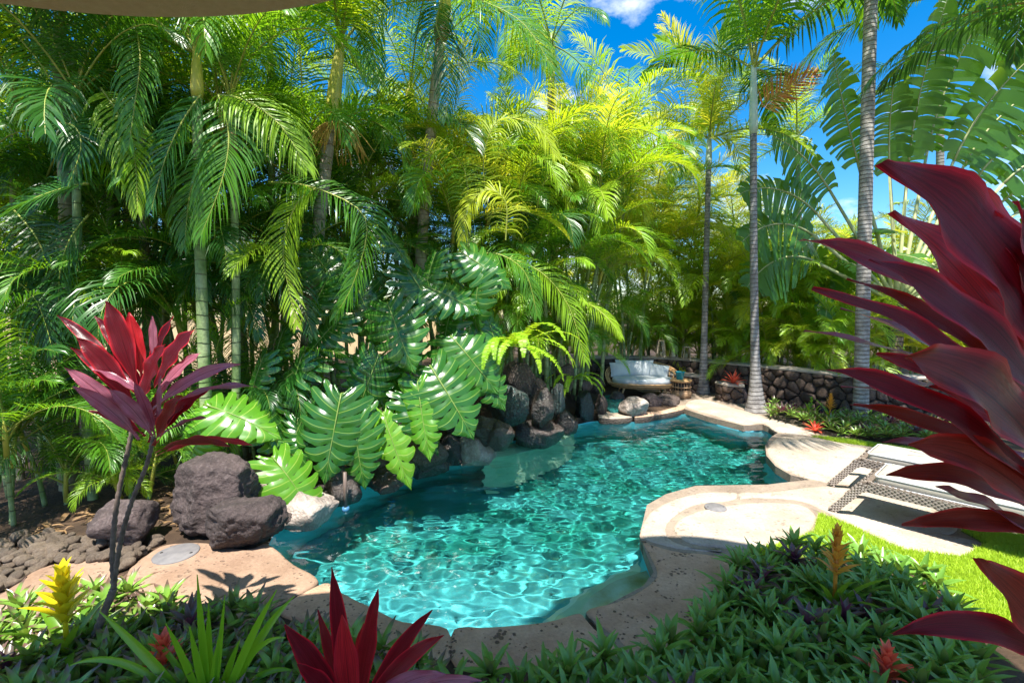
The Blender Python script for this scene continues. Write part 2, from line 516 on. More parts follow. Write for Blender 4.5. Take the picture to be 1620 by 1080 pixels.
# water: a real rippled surface that refracts
def water_mat():
    m, N, L, out = mat('pool_water')
    p = N.new('ShaderNodeBsdfPrincipled')
    p.inputs['Base Color'].default_value = (0.66, 0.97, 0.95, 1)
    p.inputs['Roughness'].default_value = 0.0
    p.inputs['IOR'].default_value = 1.333
    p.inputs['Transmission Weight'].default_value = 1.0
    L.new(p.outputs[0], out.inputs['Surface'])
    return m
M['water'] = water_mat()
lp = offset_loop(pool, -0.06)
x0, x1 = min(p.x for p in lp)-0.1, max(p.x for p in lp)+0.1
y0, y1 = min(p.y for p in lp)-0.1, max(p.y for p in lp)+0.1
def ripple(x, y):
    h = 0.0
    for (kx, ky, a, ph) in WAVES:
        h += a*math.sin(kx*x + ky*y + ph)
    h += 0.009*(noise.noise(Vector((x*2.4+0.3*y, y*3.3, 1.7)))) + 0.0075*noise.noise(Vector((x*5.2, y*7.6, 5.1))) + 0.0030*noise.noise(Vector((x*10.0, y*14.0, 9.0)))
    return h
WAVES = []
wr = random.Random(3)
for i in range(9):
    lam = wr.uniform(0.28, 0.9); an = wr.uniform(-0.9, 0.9) + math.pi/2
    WAVES.append((2*math.pi/lam*math.cos(an), 2*math.pi/lam*math.sin(an), 0.0011*lam/0.5, wr.uniform(0, 6.28)))
STEP = 0.02
nx, ny = int((x1-x0)/STEP)+1, int((y1-y0)/STEP)+1
keep = {}
vs, fs = [], []
cells = []
ins = [[False]*(ny+1) for _ in range(nx+1)]
for j in range(ny+1):
    yy = y0 + j*STEP
    xs = []
    for i in range(len(lp)):
        a, b = lp[i-1], lp[i]
        if (a.y > yy) != (b.y > yy): xs.append((b.x-a.x)*(yy-a.y)/(b.y-a.y)+a.x)
    xs.sort()
    for q in range(0, len(xs)-1, 2):
        for i in range(max(0, int((xs[q]-x0)/STEP)), min(nx, int((xs[q+1]-x0)/STEP)+1)+1):
            ins[i][j] = True
def wv(i, j):
    if (i, j) not in keep:
        keep[(i, j)] = len(vs)
        x, y = x0+i*STEP, y0+j*STEP
        vs.append((x, y, ZW + ripple(x, y)))
    return keep[(i, j)]
for i in range(nx):
    for j in range(ny):
        if ins[i][j] and ins[i+1][j] and ins[i][j+1] and ins[i+1][j+1]:
            fs.append((wv(i, j), wv(i+1, j), wv(i+1, j+1), wv(i, j+1)))
mb = MB(); mb.add(vs, fs)
water = tag(mb.build('pool_water', M['water']), kind='structure')
water.cycles.is_caustics_caster = True

# ------------------------------------------------------------------ slabs of the deck and coping
def slab(name, pts, m, parent=None, ztop=0.0, thick=0.12, round_=0.035, jitter=0.008, seed=0, n=4, gap=0.014):
    pts = smooth_loop(pts, n)
    if area2(pts) < 0: pts.reverse()
    for i, p in enumerate(pts):
        p.z = 0
        q = Vector((p.x*5, p.y*5, seed*3.1))
        p.x += jitter*noise.noise(q)+0.006*noise.noise(q*4); p.y += jitter*noise.noise(q+Vector((9,4,2)))+0.006*noise.noise(q*4+Vector((3,1,7)))
    pts = offset_loop(pts, gap)
    bm = bmesh.new()
    rings = []
    for d, z in ((0.02, -thick), (0.0, -thick*0.55), (0.004, -round_*0.6), (round_*0.35, -round_*0.2), (round_, 0.0)):
        lpq = offset_loop(pts, d)
        rings.append([bm.verts.new((p.x, p.y, ztop+z+0.006*noise.noise(Vector((p.x*3, p.y*3, 1))))) for p in lpq])
    for q_, (a, b) in enumerate(zip(rings, rings[1:])):
        for i in range(len(a)):
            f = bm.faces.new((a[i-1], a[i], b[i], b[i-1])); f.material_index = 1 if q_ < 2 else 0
    fill_loops(bm, [rings[-1]])
    bmesh.ops.recalc_face_normals(bm, faces=bm.faces)
    for f in bm.faces:
        f.smooth = True
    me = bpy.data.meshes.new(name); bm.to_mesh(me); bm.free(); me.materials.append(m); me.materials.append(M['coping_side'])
    return link(bpy.data.objects.new(name, me), parent)
def gp(L_, z=0.0): return [G(x, y, z) for x, y in L_]

patio_px = [(985,606),(1060,604),(1130,612),(1220,650),(1320,684),(1450,712),(1640,760),(1640,850),(1480,856),(1350,838),(1290,848),(1170,890),(1100,1000),(985,1040)]
pin = [p for p in pool]
patio = prism('patio', gp(patio_px) + gp([(930,968)] + near[10:]) + [Vector((G(x,y,ZW).x, G(x,y,ZW).y, 0)) for x, y in far[:15]], -0.12, -0.012, M['patio'])
coping = tag(bpy.data.objects.new('pool_coping', None), kind='structure'); link(coping)
slab('coping_slab', gp([(425,856),(470,889),(508,915),(470,940),(430,962),(380,985),(300,975),(215,940),(195,908),(228,876),(265,858),(330,855),(390,866)]), M['deck_pink'], coping, seed=1, thick=0.16)
slab('coping_slab', gp([(512,918),(545,933),(583,951),(640,978),(711,989),(710,1050),(640,1045),(560,1015),(500,990),(436,964)]), M['coping'], coping, seed=2, thick=0.16)
slab('coping_slab', gp([(715,990),(780,986),(860,978),(918,965),(945,990),(972,1012),(985,1035),(900,1050),(800,1056),(716,1052)]), M['coping'], coping, seed=3, thick=0.16)
slab('coping_slab', gp([(923,964),(973,948),(1018,925),(1035,903),(1023,873),(1014,851),(1060,867),(1120,873),(1165,884),(1172,900),(1150,945),(1130,985),(1080,1020),(1010,1040),(975,1010)]), M['coping'], coping, seed=4, thick=0.16)
slab('coping_slab', gp([(1012,846),(1022,813),(1052,793),(1100,778),(1164,777),(1162,790),(1105,797),(1072,814),(1056,836),(1075,857),(1140,869),(1120,872),(1058,864)]), M['deck_pale'], coping, seed=5, thick=0.16, n=9)
slab('coping_slab', gp([(1168,777),(1213,776),(1276,769),(1320,768),(1440,785),(1520,835),(1440,850),(1350,832),(1300,806),(1262,791),(1200,787),(1168,788)]), M['deck_pale'], coping, seed=6, thick=0.16, n=9)
slab('coping_slab', gp([(1283,757),(1252,747),(1227,734),(1211,716),(1217,700),(1236,689),(1290,691),(1350,700),(1410,713),(1470,735),(1450,768),(1340,766)]), M['deck_pale'], coping, seed=7, thick=0.16, n=9)
slab('coping_slab', gp([(1085,643),(1120,654),(1176,671),(1206,669),(1232,683),(1290,687),(1270,676),(1215,659),(1150,641),(1112,631),(1088,634)]), M['deck_pale'], coping, seed=8, thick=0.16, n=9)
slab('coping_slab', gp([(948,652),(975,649),(1000,651),(1002,658),(975,661),(948,659)]), M['deck_pale'], coping, seed=9, thick=0.16, n=9)
slab('coping_slab', gp([(1004,652),(1036,650),(1080,640),(1082,646),(1040,655),(1005,659)]), M['coping'], coping, seed=10, thick=0.16, n=9)
flag = tag(bpy.data.objects.new('stepping_stone', None), kind='structure'); link(flag)
slab('flagstone', gp([(1062,835),(1080,815),(1125,801),(1200,793),(1262,796),(1292,812),(1286,838),(1245,857),(1190,867),(1130,865),(1085,856)]), M['deck_pale'], flag, ztop=0.004, seed=11, thick=0.1)
slab('flagstone', gp([(-60,965),(0,935),(60,897),(140,880),(185,886),(190,910),(160,940),(90,970),(0,990)]), M['deck_pink'], flag, ztop=0.0, seed=12, thick=0.1)
slab('flagstone', gp([(1370,840),(1430,836),(1490,842),(1560,860),(1520,880),(1430,868)]), M['deck_pale'], flag, ztop=0.004, seed=13, thick=0.1)

# round lids let into the stone
M['lid'] = solid('grey_plastic_lid', (0.13,0.125,0.13), (0.19,0.18,0.18), 0.6, 10, 0.2, 60)
M['dark'] = solid('black_rubber', (0.012,0.012,0.012), None, 0.6)
for (x, y, w, lab) in ((279, 876, 0.17, 'round grey skimmer lid set in the pink slab by the boulder'), (1132, 803, 0.11, 'small round grey lid set in the pale flagstone')):
    c = G(x, y, 0)
    e = empty('skimmer_lid', (c.x, c.y, 0.0), lab, 'lid', 'pool skimmer lids')
    mb = MB(); mb.lathe([(w, -0.02), (w, 0.008), (w*0.97, 0.012), (w*0.9, 0.011), (w*0.88, 0.013), (0.01, 0.013)], 28); mb.build('cover', M['lid'], e)
    for s in (-1, 1):
        mb = MB(); mb.lathe([(w*0.07, 0.0), (w*0.07, 0.0145), (0.001, 0.0145)], 10, (s*w*0.75, 0, 0)); mb.build('finger_hole', M['dark'], e)

# ------------------------------------------------------------------ roof over the camera
ctr = Vector((-1.27, -0.35)); RR = 2.15; ZR = CAMH + 1.10
mb = MB()
mb.lathe([(RR, 0.0), (RR, 0.30), (RR-0.1, 0.32), (0.05, 0.5)], 96, (ctr.x, ctr.y, ZR))
lan = mb.build('lanai_roof', M['stucco'], smooth=False)
tag(lan, 'curved tan stucco roof edge overhanging the top left', 'roof')

# upper storey roof: a round turret eave above the frame that shades the near coping and bed
mb = MB()
mb.lathe([(1.6, 0.0), (1.6, 0.28), (1.5, 0.30), (0.05, 0.9)], 72, (1.15, 0.2, 5.2))
up_roof = tag(mb.build('turret_roof', M['stucco'], smooth=False), 'round upper roof of the house above the camera', 'roof')
# ------------------------------------------------------------------ planting bank behind the rocks
def pool_dist(x, y):
    return min(math.hypot(p.x-x, p.y-y) for p in pool[::2])
def sm(a, b, t):
    t = max(0.0, min(1.0, (t-a)/(b-a))); return t*t*(3-2*t)
def bank_h(x, y):
    if y < 3.6: return -0.06
    q = x/y
    m = sm(0.155, 0.09, q) * sm(-0.62, -0.45, q) * sm(3.9, 4.8, y)
    d = pool_dist(x, y)
    if inside(Vector((x, y, 0)), pool): return -0.6
    return -0.06 + m*(0.75*sm(0.1, 1.1, d)) + 0.05*noise.noise(Vector((x*2, y*2, 0)))*m
mb = MB(); vs = []; fs = []; nxg, nyg = 70, 70
for j in range(nyg+1):
    for i in range(nxg+1):
        x = -6.0 + 9.0*i/nxg; y = 3.5 + 11.0*j/nyg
        vs.append((x, y, bank_h(x, y)))
for j in range(nyg):
    for i in range(nxg):
        a = j*(nxg+1)+i
        if min(vs[q][2] for q in (a, a+1, a+nxg+2, a+nxg+1)) > -0.5: fs.append((a, a+1, a+nxg+2, a+nxg+1))
mb.add(vs, fs); tag(mb.build('planting_bank', M['soil']), kind='structure')

# ------------------------------------------------------------------ boulders
def rock_mesh(sx, sy, sz, seed, sub=3, cuts=20):
    r = random.Random(seed)
    bm = bmesh.new()
    bmesh.ops.create_icosphere(bm, subdivisions=sub, radius=1.0)
    planes = []
    for i in range(cuts):
        v = Vector((r.gauss(0,1), r.gauss(0,1), r.gauss(0,0.8))).normalized()
        planes.append((v, r.uniform(0.62, 0.93)))
    off = Vector((r.uniform(-50,50), r.uniform(-50,50), r.uniform(-50,50)))
    for v in bm.verts:
        p = v.co.copy()
        for nrm, d in planes:
            k = p.dot(nrm)
            if k > d: p -= nrm*(k-d)*0.99
        p *= 1.18
        n_ = noise.fractal(p*1.7+off, 0.9, 2.1, 5)
        p *= 1 + 0.075*n_
        rg = 1-abs(noise.noise(p*2.6+off))
        p -= p.normalized()*0.10*max(0, rg-0.80)*5*0.6
        p += p.normalized()*(0.035*noise.noise(p*7+off)+0.018*noise.noise(p*15+off))
        v.co = Vector((p.x*sx, p.y*sy, p.z*sz))
    for f in bm.faces: f.smooth = True
    me = bpy.data.meshes.new('boulder')
    bm.to_mesh(me); bm.free()
    return me
def boulder(box, m, label, Y=None, zb=0.0, deep=0.9, seed=None, sub=4, name='boulder', cat='boulder', grp='lava boulders around the pool'):
    x0, y0, x1, y1 = box
    seed = seed if seed is not None else int(x0*7+y0)
    if Y is None: Y = G((x0+x1)/2, y1, zb).y
    a, b = P(x0, (y0+y1)/2, Y), P(x1, (y0+y1)/2, Y)
    t, u = P((x0+x1)/2, y0, Y), P((x0+x1)/2, y1, Y)
    w, h = (b-a).length, (t-u).length
    me = rock_mesh(w*0.46, w*0.46*deep, h*0.49, seed, sub)
    me.materials.append(m)
    o = link(bpy.data.objects.new(name, me))
    c = (a+b+t+u)/4
    o.location = (c.x, c.y + w*0.36*deep, c.z - h*0.06)
    return tag(o, label, cat, grp)
LW, LV, LP, LT, LL = M['lava_wet'], M['lava'], M['lava_purple'], M['lava_teal'], M['lava_pale']
W_ = ZW - 0.05
boulder((226,736,396,850), LP, 'largest purple grey boulder left of the pool behind the skimmer lid', zb=0, sub=5, seed=77)
boulder((287,796,427,884), LP, 'pitted purple grey boulder touching the pool corner, in front of the largest one', zb=-0.03, sub=5)
boulder((128,800,228,872), LP, 'grey boulder at the pebbles behind the twin ti stems', zb=0)
boulder((396,790,520,850), LL, 'pale crusted flat boulder at the waterline under the lowest monstera leaf', zb=W_)
boulder((385,722,470,800), LL, 'pale root-covered boulder behind the waterline left of the monstera', Y=4.9)
boulder((500,742,566,806), LW, 'dark wet boulder below the big hanging monstera leaf', zb=W_)
boulder((556,736,640,778), LW, 'low dark wet boulder between the monstera leaves at the water', zb=W_)
boulder((584,574,650,655), LV, 'dark boulder seen in the gap between monstera leaves', Y=5.9)
boulder((600,650,700,748), LV, 'shadowed boulder behind the bright narrow monstera leaf', Y=5.75)
boulder((697,686,734,742), LW, 'small wet boulder left of the pink crusted one at the water', zb=W_)
boulder((717,692,782,744), LL, 'pink crusted boulder standing at the waterline below the largest monstera leaf', zb=W_)
boulder((736,658,792,704), LW, 'wet black boulder above the pink crusted one', Y=6.3)
boulder((762,664,820,712), LW, 'rounded wet black boulder behind the pale shelf', Y=6.25)
boulder((812,662,892,714), LW, 'angular wet brown boulder with pale foot on the shelf', zb=W_)
boulder((768,614,842,672), LT, 'wide flat-faced black boulder below the sword fern', Y=6.9)
boulder((842,616,878,676), LW, 'upright black boulder right of the sword fern tips', Y=7.1)
boulder((868,604,898,656), LT, 'leaning teal stained boulder above the far waterline', Y=7.5)
boulder((874,652,920,690), LW, 'wet black boulder with pink foot at the far left waterline', zb=W_)
boulder((908,617,945,672), LT, 'blocky boulder with teal mineral top beside the little spa', zb=W_)
boulder((941,622,962,656), LV, 'small brown boulder right of the teal topped block', Y=9.0)
boulder((880,574,912,618), LV, 'brown boulder high in the bank below the drooping fronds', Y=8.4)
boulder((900,598,945,626), LV, 'low dark boulder behind the teal topped block', Y=9.4)
boulder((930,596,960,622), LV, 'small dark boulder on the bank left of the sofa', Y=10.2)
boulder((984,630,1036,662), LL, 'rounded brown boulder at the far waterline below the sofa', zb=-0.05)
boulder((1016,624,1052,650), LP, 'reddish grey boulder behind the rounded far one', Y=9.9)
boulder((1044,622,1080,646), LV, 'dark flat boulder at the right end of the far rocks', Y=10.0)
boulder((966,620,992,634), LV, 'thin dark rock slab at the back of the little spa', Y=10.4)
boulder((790,570,850,632), LV, 'shadowed boulder behind the sword fern', Y=7.5)
boulder((640,690,705,745), LV, 'dark boulder behind the yellow edged monstera leaf', Y=5.7)
boulder((1170,612,1186,636), LP, 'blue grey stone beside the red bromeliad ledge', Y=10.2)

boulder((430,800,470,838), LW, 'small wet boulder between pale rock and pool corner', Y=4.45)
boulder((470,770,545,818), LW, 'dark rock ledge behind the thin brown pipe', Y=5.05)
boulder((630,722,705,762), LW, 'low wet rock at the waterline left of the pink crusted boulder', zb=W_)
boulder((575,755,640,785), LV, 'flat dark rock at the waterline right of the brown pipe', zb=W_)
boulder((540,690,605,760), LV, 'dark boulder tucked under the big hanging monstera leaf', Y=5.5)
boulder((690,640,750,690), LV, 'dark boulder half hidden by the largest monstera leaf', Y=6.5)
boulder((820,600,870,650), LV, 'dark rough boulder behind the upright black one', Y=7.7)
# little spa of green water between the rocks
spa = [(950,640),(956,628),(972,625),(986,630),(990,645),(984,652),(966,653)]
M['spa'] = solid('spa_water', (0.02,0.16,0.15), (0.05,0.30,0.27), 0.06, 8, 0.35, 14, dist=0.03)
tag(prism('spa_water', [Vector((p.x,p.y,0)) for p in gp(spa)], -0.10, 0.035, M['spa']), kind='structure')

# ------------------------------------------------------------------ pebbles at the left
pb = tag(bpy.data.objects.new('pebble_bed', None), kind='structure'); link(pb)
pmesh = []
for k in range(7):
    me = rock_mesh(1.0, 0.75, 0.62, 500+k, 2, 4); me.materials.append(M['pebble']); me.name = 'pebble'; pmesh.append(me)
pr = random.Random(12)
peb_poly = gp([(-40,870),(60,845),(160,852),(225,860),(262,852),(225,875),(195,900),(150,884),(60,898),(-20,945),(-90,950)])
cnt = 0
while cnt < 230:
    p = Vector((pr.uniform(-4.6,-2.0), pr.uniform(3.0,4.6), 0))
    if not inside(p, peb_poly): continue
    o = link(bpy.data.objects.new('pebble', pmesh[cnt % 7]), pb)
    s = pr.uniform(0.028, 0.062)
    o.location = (p.x, p.y, 0.0 + pr.uniform(-0.01, 0.045)); o.scale = (s, s, s); o.rotation_euler = (pr.uniform(-.3,.3), pr.uniform(-.3,.3), pr.uniform(0,6.28))
    cnt += 1

# ------------------------------------------------------------------ lava stone wall
def clip_poly(poly, nx_, ny_, d):
    out = []
    m = len(poly)
    for i in range(m):
        a, b = poly[i], poly[(i+1) % m]
        da, db = a[0]*nx_+a[1]*ny_-d, b[0]*nx_+b[1]*ny_-d
        if da <= 0: out.append(a)
        if (da < 0 < db) or (db < 0 < da):
            t = da/(da-db); out.append((a[0]+(b[0]-a[0])*t, a[1]+(b[1]-a[1])*t))
    return out
def chaikin(poly):
    o = []
    for i in range(len(poly)):
        a, b = poly[i], poly[(i+1) % len(poly)]
        o.append((a[0]*.8+b[0]*.2, a[1]*.8+b[1]*.2)); o.append((a[0]*.2+b[0]*.8, a[1]*.2+b[1]*.8))
    return o
def stone_wall(name, pts, h, label, cell=0.21, thick=0.34, cap=True, seed=1, z0=-0.05, group=None, ends=True):
    """pts: ground line of the face that looks at the pool"""
    r = random.Random(seed)
    path = smooth_loop([Vector((p.x,p.y,0)) for p in pts], 6, False) if len(pts) > 2 else [Vector((p.x,p.y,0)) for p in pts]
    cum = [0.0]
    for a, b in zip(path, path[1:]): cum.append(cum[-1]+(b-a).length)
    Lw = cum[-1]
    def at(u):
        u = max(0.0, min(Lw, u))
        for i in range(len(cum)-1):
            if u <= cum[i+1] or i == len(cum)-2:
                t = (u-cum[i])/(cum[i+1]-cum[i]); d = (path[i+1]-path[i]).normalized()
                return path[i].lerp(path[i+1], t), Vector((d.y, -d.x, 0))
    root = empty(name, path[0], label, 'wall', group)
    org = Vector(path[0])
    mb = MB()
    N_ = len(path)
    vs, fs = [], []
    for i, p in enumerate(path):
        q, n = at(cum[i])
        a = q - n*0.02 - org; b = q - n*thick - org
        vs += [(a.x,a.y,z0),(a.x,a.y,h-0.001),(b.x,b.y,h-0.001),(b.x,b.y,z0)]
    for i in range(N_-1):
        for k in range(4):
            fs.append((i*4+k, (i+1)*4+k, (i+1)*4+(k+1) % 4, i*4+(k+1) % 4))
    fs += [(3,2,1,0), tuple((N_-1)*4+k for k in range(4))]
    mb.add(vs, fs); mb.build('core', M['mortar'], root, False)
    seeds = []
    tries = 0
    while tries < 4000:
        tries += 1
        c = (r.uniform(0, Lw), r.uniform(z0, h)); w = cell*r.choice((0.75, 0.95, 1.15))
        if all(math.hypot(c[0]-s[0], (c[1]-s[1])*1.15) > (w+s[2])*0.5 for s in seeds): seeds.append((c[0], c[1], w))
    for k, s in enumerate(seeds):
        poly = [(0,z0),(Lw,z0),(Lw,h),(0,h)]
        for q in seeds:
            if q is s or math.hypot(q[0]-s[0], q[1]-s[1]) > cell*3.2: continue
            nx_, ny_ = q[0]-s[0], q[1]-s[1]
            d = ((q[0]**2+q[1]**2)-(s[0]**2+s[1]**2))/2
            poly = clip_poly(poly, nx_, ny_, d)
            if len(poly) < 3: break
        if len(poly) < 3: continue
        poly = chaikin(poly)
        cx = sum(p[0] for p in poly)/len(poly); cz = sum(p[1] for p in poly)/len(poly)
        vs, fs = [], []
        m = len(poly)
        dep = r.uniform(0.035, 0.075); tx, tz = r.uniform(-.25,.25), r.uniform(-.25,.25)
        for (sc, o_) in ((0.95, -0.04), (0.93, 0.25), (0.80, 0.78), (0.45, 1.0)):
            for (u, z) in poly:
                uu, zz = cx+(u-cx)*sc, cz+(z-cz)*sc
                q, n = at(uu)
                e = o_*dep + (o_ > 0.5)*(tx*(uu-cx)+tz*(zz-cz)) + 0.014*noise.noise(Vector((uu*14, zz*14, k)))
                w = q + n*e - org
                vs.append((w.x, w.y, zz))
        for a in range(3):
            for i in range(m): fs.append((a*m+i, a*m+(i+1) % m, (a+1)*m+(i+1) % m, (a+1)*m+i))
        fs.append(tuple(3*m+i for i in range(m)))
        mb = MB(); mb.add(vs, fs); mb.build('stone', M['wall_stone'], root)
    if cap:
        mb = MB(); vs, fs = [], []
        for i in range(N_):
            q, n = at(cum[i])
            w = 0.012*noise.noise(Vector((cum[i]*2, 3, 1)))
            for (o_, z) in ((0.045+w, h), (0.05+w, h+0.035), (0.02+w, h+0.055+w*0.6), (-thick-0.02, h+0.055+w*0.6), (-thick-0.04, h)):
                v = q + n*o_ - org; vs.append((v.x, v.y, z))
        for i in range(N_-1):
            for k in range(5): fs.append((i*5+k, (i+1)*5+k, (i+1)*5+(k+1) % 5, i*5+(k+1) % 5))
        fs += [(4,3,2,1,0), tuple((N_-1)*5+k for k in range(5))]
        mb.add(vs, fs); mb.build('cap', M['cap'], root, False)
    return root
wall_px = [(925,610),(985,610),(1047,611),(1100,617),(1150,624),(1210,633),(1284,645),(1347,656),(1448,660),(1560,664),(1660,668)]
stone_wall('stone_wall', gp(wall_px), 0.75, 'long dark lava stone wall with cement cap behind the patio', seed=4)
stone_wall('stone_bench', [P(1052,600,11.75), P(1108,600,11.35)], 0.40, 'low lava stone ledge behind the side table', seed=8, thick=0.5, group='low stone ledges')
stone_wall('stone_planter', [P(1134,600,10.65), P(1152,600,10.3), P(1178,600,10.15)], 0.36, 'low lava stone planter ledge under the red bromeliad', seed=9, thick=0.6, group='low stone ledges')

# ------------------------------------------------------------------ rattan daybed
M['rattan'] = solid('rattan_cane', (0.42,0.24,0.10), (0.58,0.36,0.17), 0.5, 14, 0.2, 50)
M['cushion'] = solid('white_cushion', (0.50,0.54,0.56), (0.58,0.61,0.62), 0.9, 5, 0.25, 14, dist=0.02)
M['cream'] = solid('cream_cushion', (0.33,0.30,0.25), (0.38,0.35,0.30), 0.9, 5, 0.2, 14, dist=0.02)
def pillow(w, h, t, n=14, pinch=0.06):
    mb = MB(); vs = []; fs = []; uv = []
    for side in (1, -1):
        for j in range(n+1):
            for i in range(n+1):
                u, v = 2*i/n-1, 2*j/n-1
                th = t*0.5*(max(0.0,(1-abs(u)**2.6))*max(0.0,(1-abs(v)**2.6)))**0.55
                k = 1 - pinch*(1-abs(u))*abs(v)**2; k2 = 1 - pinch*(1-abs(v))*abs(u)**2
                wr_ = 0.006*noise.noise(Vector((u*3, v*3, side*2)))
                vs.append((u*w/2*k2, side*(th+wr_*(th > 0)), v*h/2*k)); uv.append((i/n, j/n))
    m = (n+1)*(n+1)
    for s in range(2):
        for j in range(n):
            for i in range(n):
                a = s*m+j*(n+1)+i
                q = (a, a+1, a+n+2, a+n+1)
                fs.append(q if s else q[::-1])
    return mb.add(vs, fs, uv)
def rounded_slab(outline, z0, z1, r=0.04):
    mb = MB(); vs = []; fs = []; n = len(outline)
    pr_ = [(r, z0), (r*0.3, z0+r*0.3), (0, z0+r), (0, z1-r), (r*0.3, z1-r*0.3), (r, z1), (r*2.4, z1+0.008)]
    c = sum(outline, Vector((0,0,0)))/n
    for d, z in pr_:
        for p in offset_loop(outline, d): vs.append((p.x, p.y, z))
    for k in range(len(pr_)-1):
        for i in range(n): fs.append((k*n+i, k*n+(i+1) % n, (k+1)*n+(i+1) % n, (k+1)*n+i))
    k = len(pr_)-1
    vs.append((c.x, c.y, z1+0.015)); ci = len(vs)-1
    for i in range(n): fs.append((k*n+i, k*n+(i+1) % n, ci))
    fs.append(tuple(range(n-1, -1, -1)))
    return mb.add(vs, fs)
sp = P(1016, 617, 11.2); sp.z = 0.0
sofa = empty('rattan_daybed', (sp.x, sp.y, -0.005), 'oval rattan daybed with white cushions at the far end of the pool', 'daybed', rz=R(-6))
def ell(a, b, z, n=40, t0=0.0, t1=2*math.pi, zf=None):
    out = []
    for k in range(n+1):
        t = t0+(t1-t0)*k/n
        out.append(Vector((a*math.cos(t), b*math.sin(t), z if zf is None else zf(t))))
    return out
mb = MB(); mb.tube(ell(0.80,0.46,0.27), 0.022, 8); mb.tube(ell(0.74,0.42,0.22), 0.016, 8); mb.tube(ell(0.83,0.48,0.31), 0.018, 8); mb.build('seat_ring', M['rattan'], sofa)
mb = MB(); mb.lathe([(0.40,0.262),(0.42,0.27),(0.40,0.29)], 30); 
o = mb.build('seat_deck', M['rattan'], sofa); o.scale = (1.8, 1.05, 1)
zf = lambda t: 0.31 + 0.46*max(0.0, math.sin(t)*0.75+0.25)**0.8 if math.sin(t) > -0.333 else 0.31
for k in range(3):
    mb = MB(); mb.tube(ell(0.83+0.035*k, 0.48+0.03*k, 0, 44, -0.34, math.pi+0.34, lambda t: 0.31+(0.40+0.035*k)*max(0.0, (math.sin(t)+0.333)/1.333)**0.75), 0.016, 6); mb.build('back_hoop', M['rattan'], sofa)
for k in range(15):
    t = math.pi*(0.04+0.92*k/14)
    z1 = 0.31+0.40*((math.sin(t)+0.333)/1.333)**0.75
    mb = MB(); mb.tube([(0.80*math.cos(t),0.46*math.sin(t),0.27),(0.84*math.cos(t),0.49*math.sin(t),z1)], 0.009, 6); mb.build('spindle', M['rattan'], sofa)
for sx in (-1, 1):
    for sy in (-1, 1):
        mb = MB(); mb.tube([(sx*0.46,sy*0.26,0.26),(sx*0.54,sy*0.31,0.0)], [0.03,0.018], 8); mb.build('leg', M['rattan'], sofa)
rounded_slab([Vector((0.76*math.cos(t)*(1-0.03*math.cos(2*t)), 0.43*math.sin(t), 0)) for t in [2*math.pi*k/36 for k in range(36)]], 0.29, 0.44, 0.05).build('seat_cushion', M['cushion'], sofa)
o = pillow(0.95, 0.42, 0.22).build('back_cushion', M['cushion'], sofa); o.location = (-0.16, 0.24, 0.63); o.rotation_euler = (R(-16), 0, 0)
o = pillow(0.55, 0.36, 0.18).build('back_cushion', M['cushion'], sofa); o.location = (-0.52, 0.16, 0.60); o.rotation_euler = (R(-16), 0, R(18))
pl = pillow(0.46, 0.34, 0.15).build('throw_pillow', M['cushion'], sofa); pl.location = (0.42, 0.14, 0.58); pl.rotation_euler = (R(-24), R(7), R(-18))

# wicker drum table and teal pot
M['wicker'] = solid('brown_wicker', (0.20,0.12,0.065), (0.36,0.24,0.14), 0.6, 20, 0.3, 60)
M['teal'] = solid('teal_glaze', (0.01,0.19,0.25), (0.02,0.26,0.32), 0.25, 6)
tp = P(1077, 615, 10.85); tp.z = -0.01
tb = empty('side_table', tp, 'round brown wicker drum side table beside the daybed', 'table')
mb = MB(); mb.lathe([(0.20,0.0),(0.235,0.03),(0.25,0.14),(0.21,0.18)], 28); mb.build('base', M['wicker'], tb)
mb = MB(); mb.lathe([(0.16,0.16),(0.16,0.38)], 24); mb.build('core', M['mortar'], tb)
for k in range(20):
    t = 2*math.pi*k/20
    mb = MB(); mb.tube([(0.21*math.cos(t),0.21*math.sin(t),0.16),(0.225*math.cos(t),0.225*math.sin(t),0.27),(0.205*math.cos(t),0.205*math.sin(t),0.40)], 0.008, 5); mb.build('rib', M['wicker'], tb)
for z, r_ in ((0.18,0.22),(0.27,0.235),(0.39,0.215)):
    mb = MB(); mb.tube([(r_*math.cos(2*math.pi*k/28), r_*math.sin(2*math.pi*k/28), z) for k in range(29)], 0.014, 6); mb.build('ring', M['wicker'], tb)
mb = MB(); mb.lathe([(0.235,0.40),(0.25,0.41),(0.25,0.43),(0.235,0.44),(0.01,0.44)], 32); mb.build('top', M['rattan'], tb)
mb = MB(); mb.lathe([(0.075,0.0),(0.085,0.01),(0.105,0.16),(0.112,0.165),(0.112,0.185),(0.10,0.185),(0.09,0.06),(0.01,0.05)], 26)
pot = mb.build('flower_pot', M['teal']); pot.location = (tp.x-0.03, tp.y, tp.z+0.442)
tag(pot, 'small teal glazed pot standing on the wicker table', 'pot')

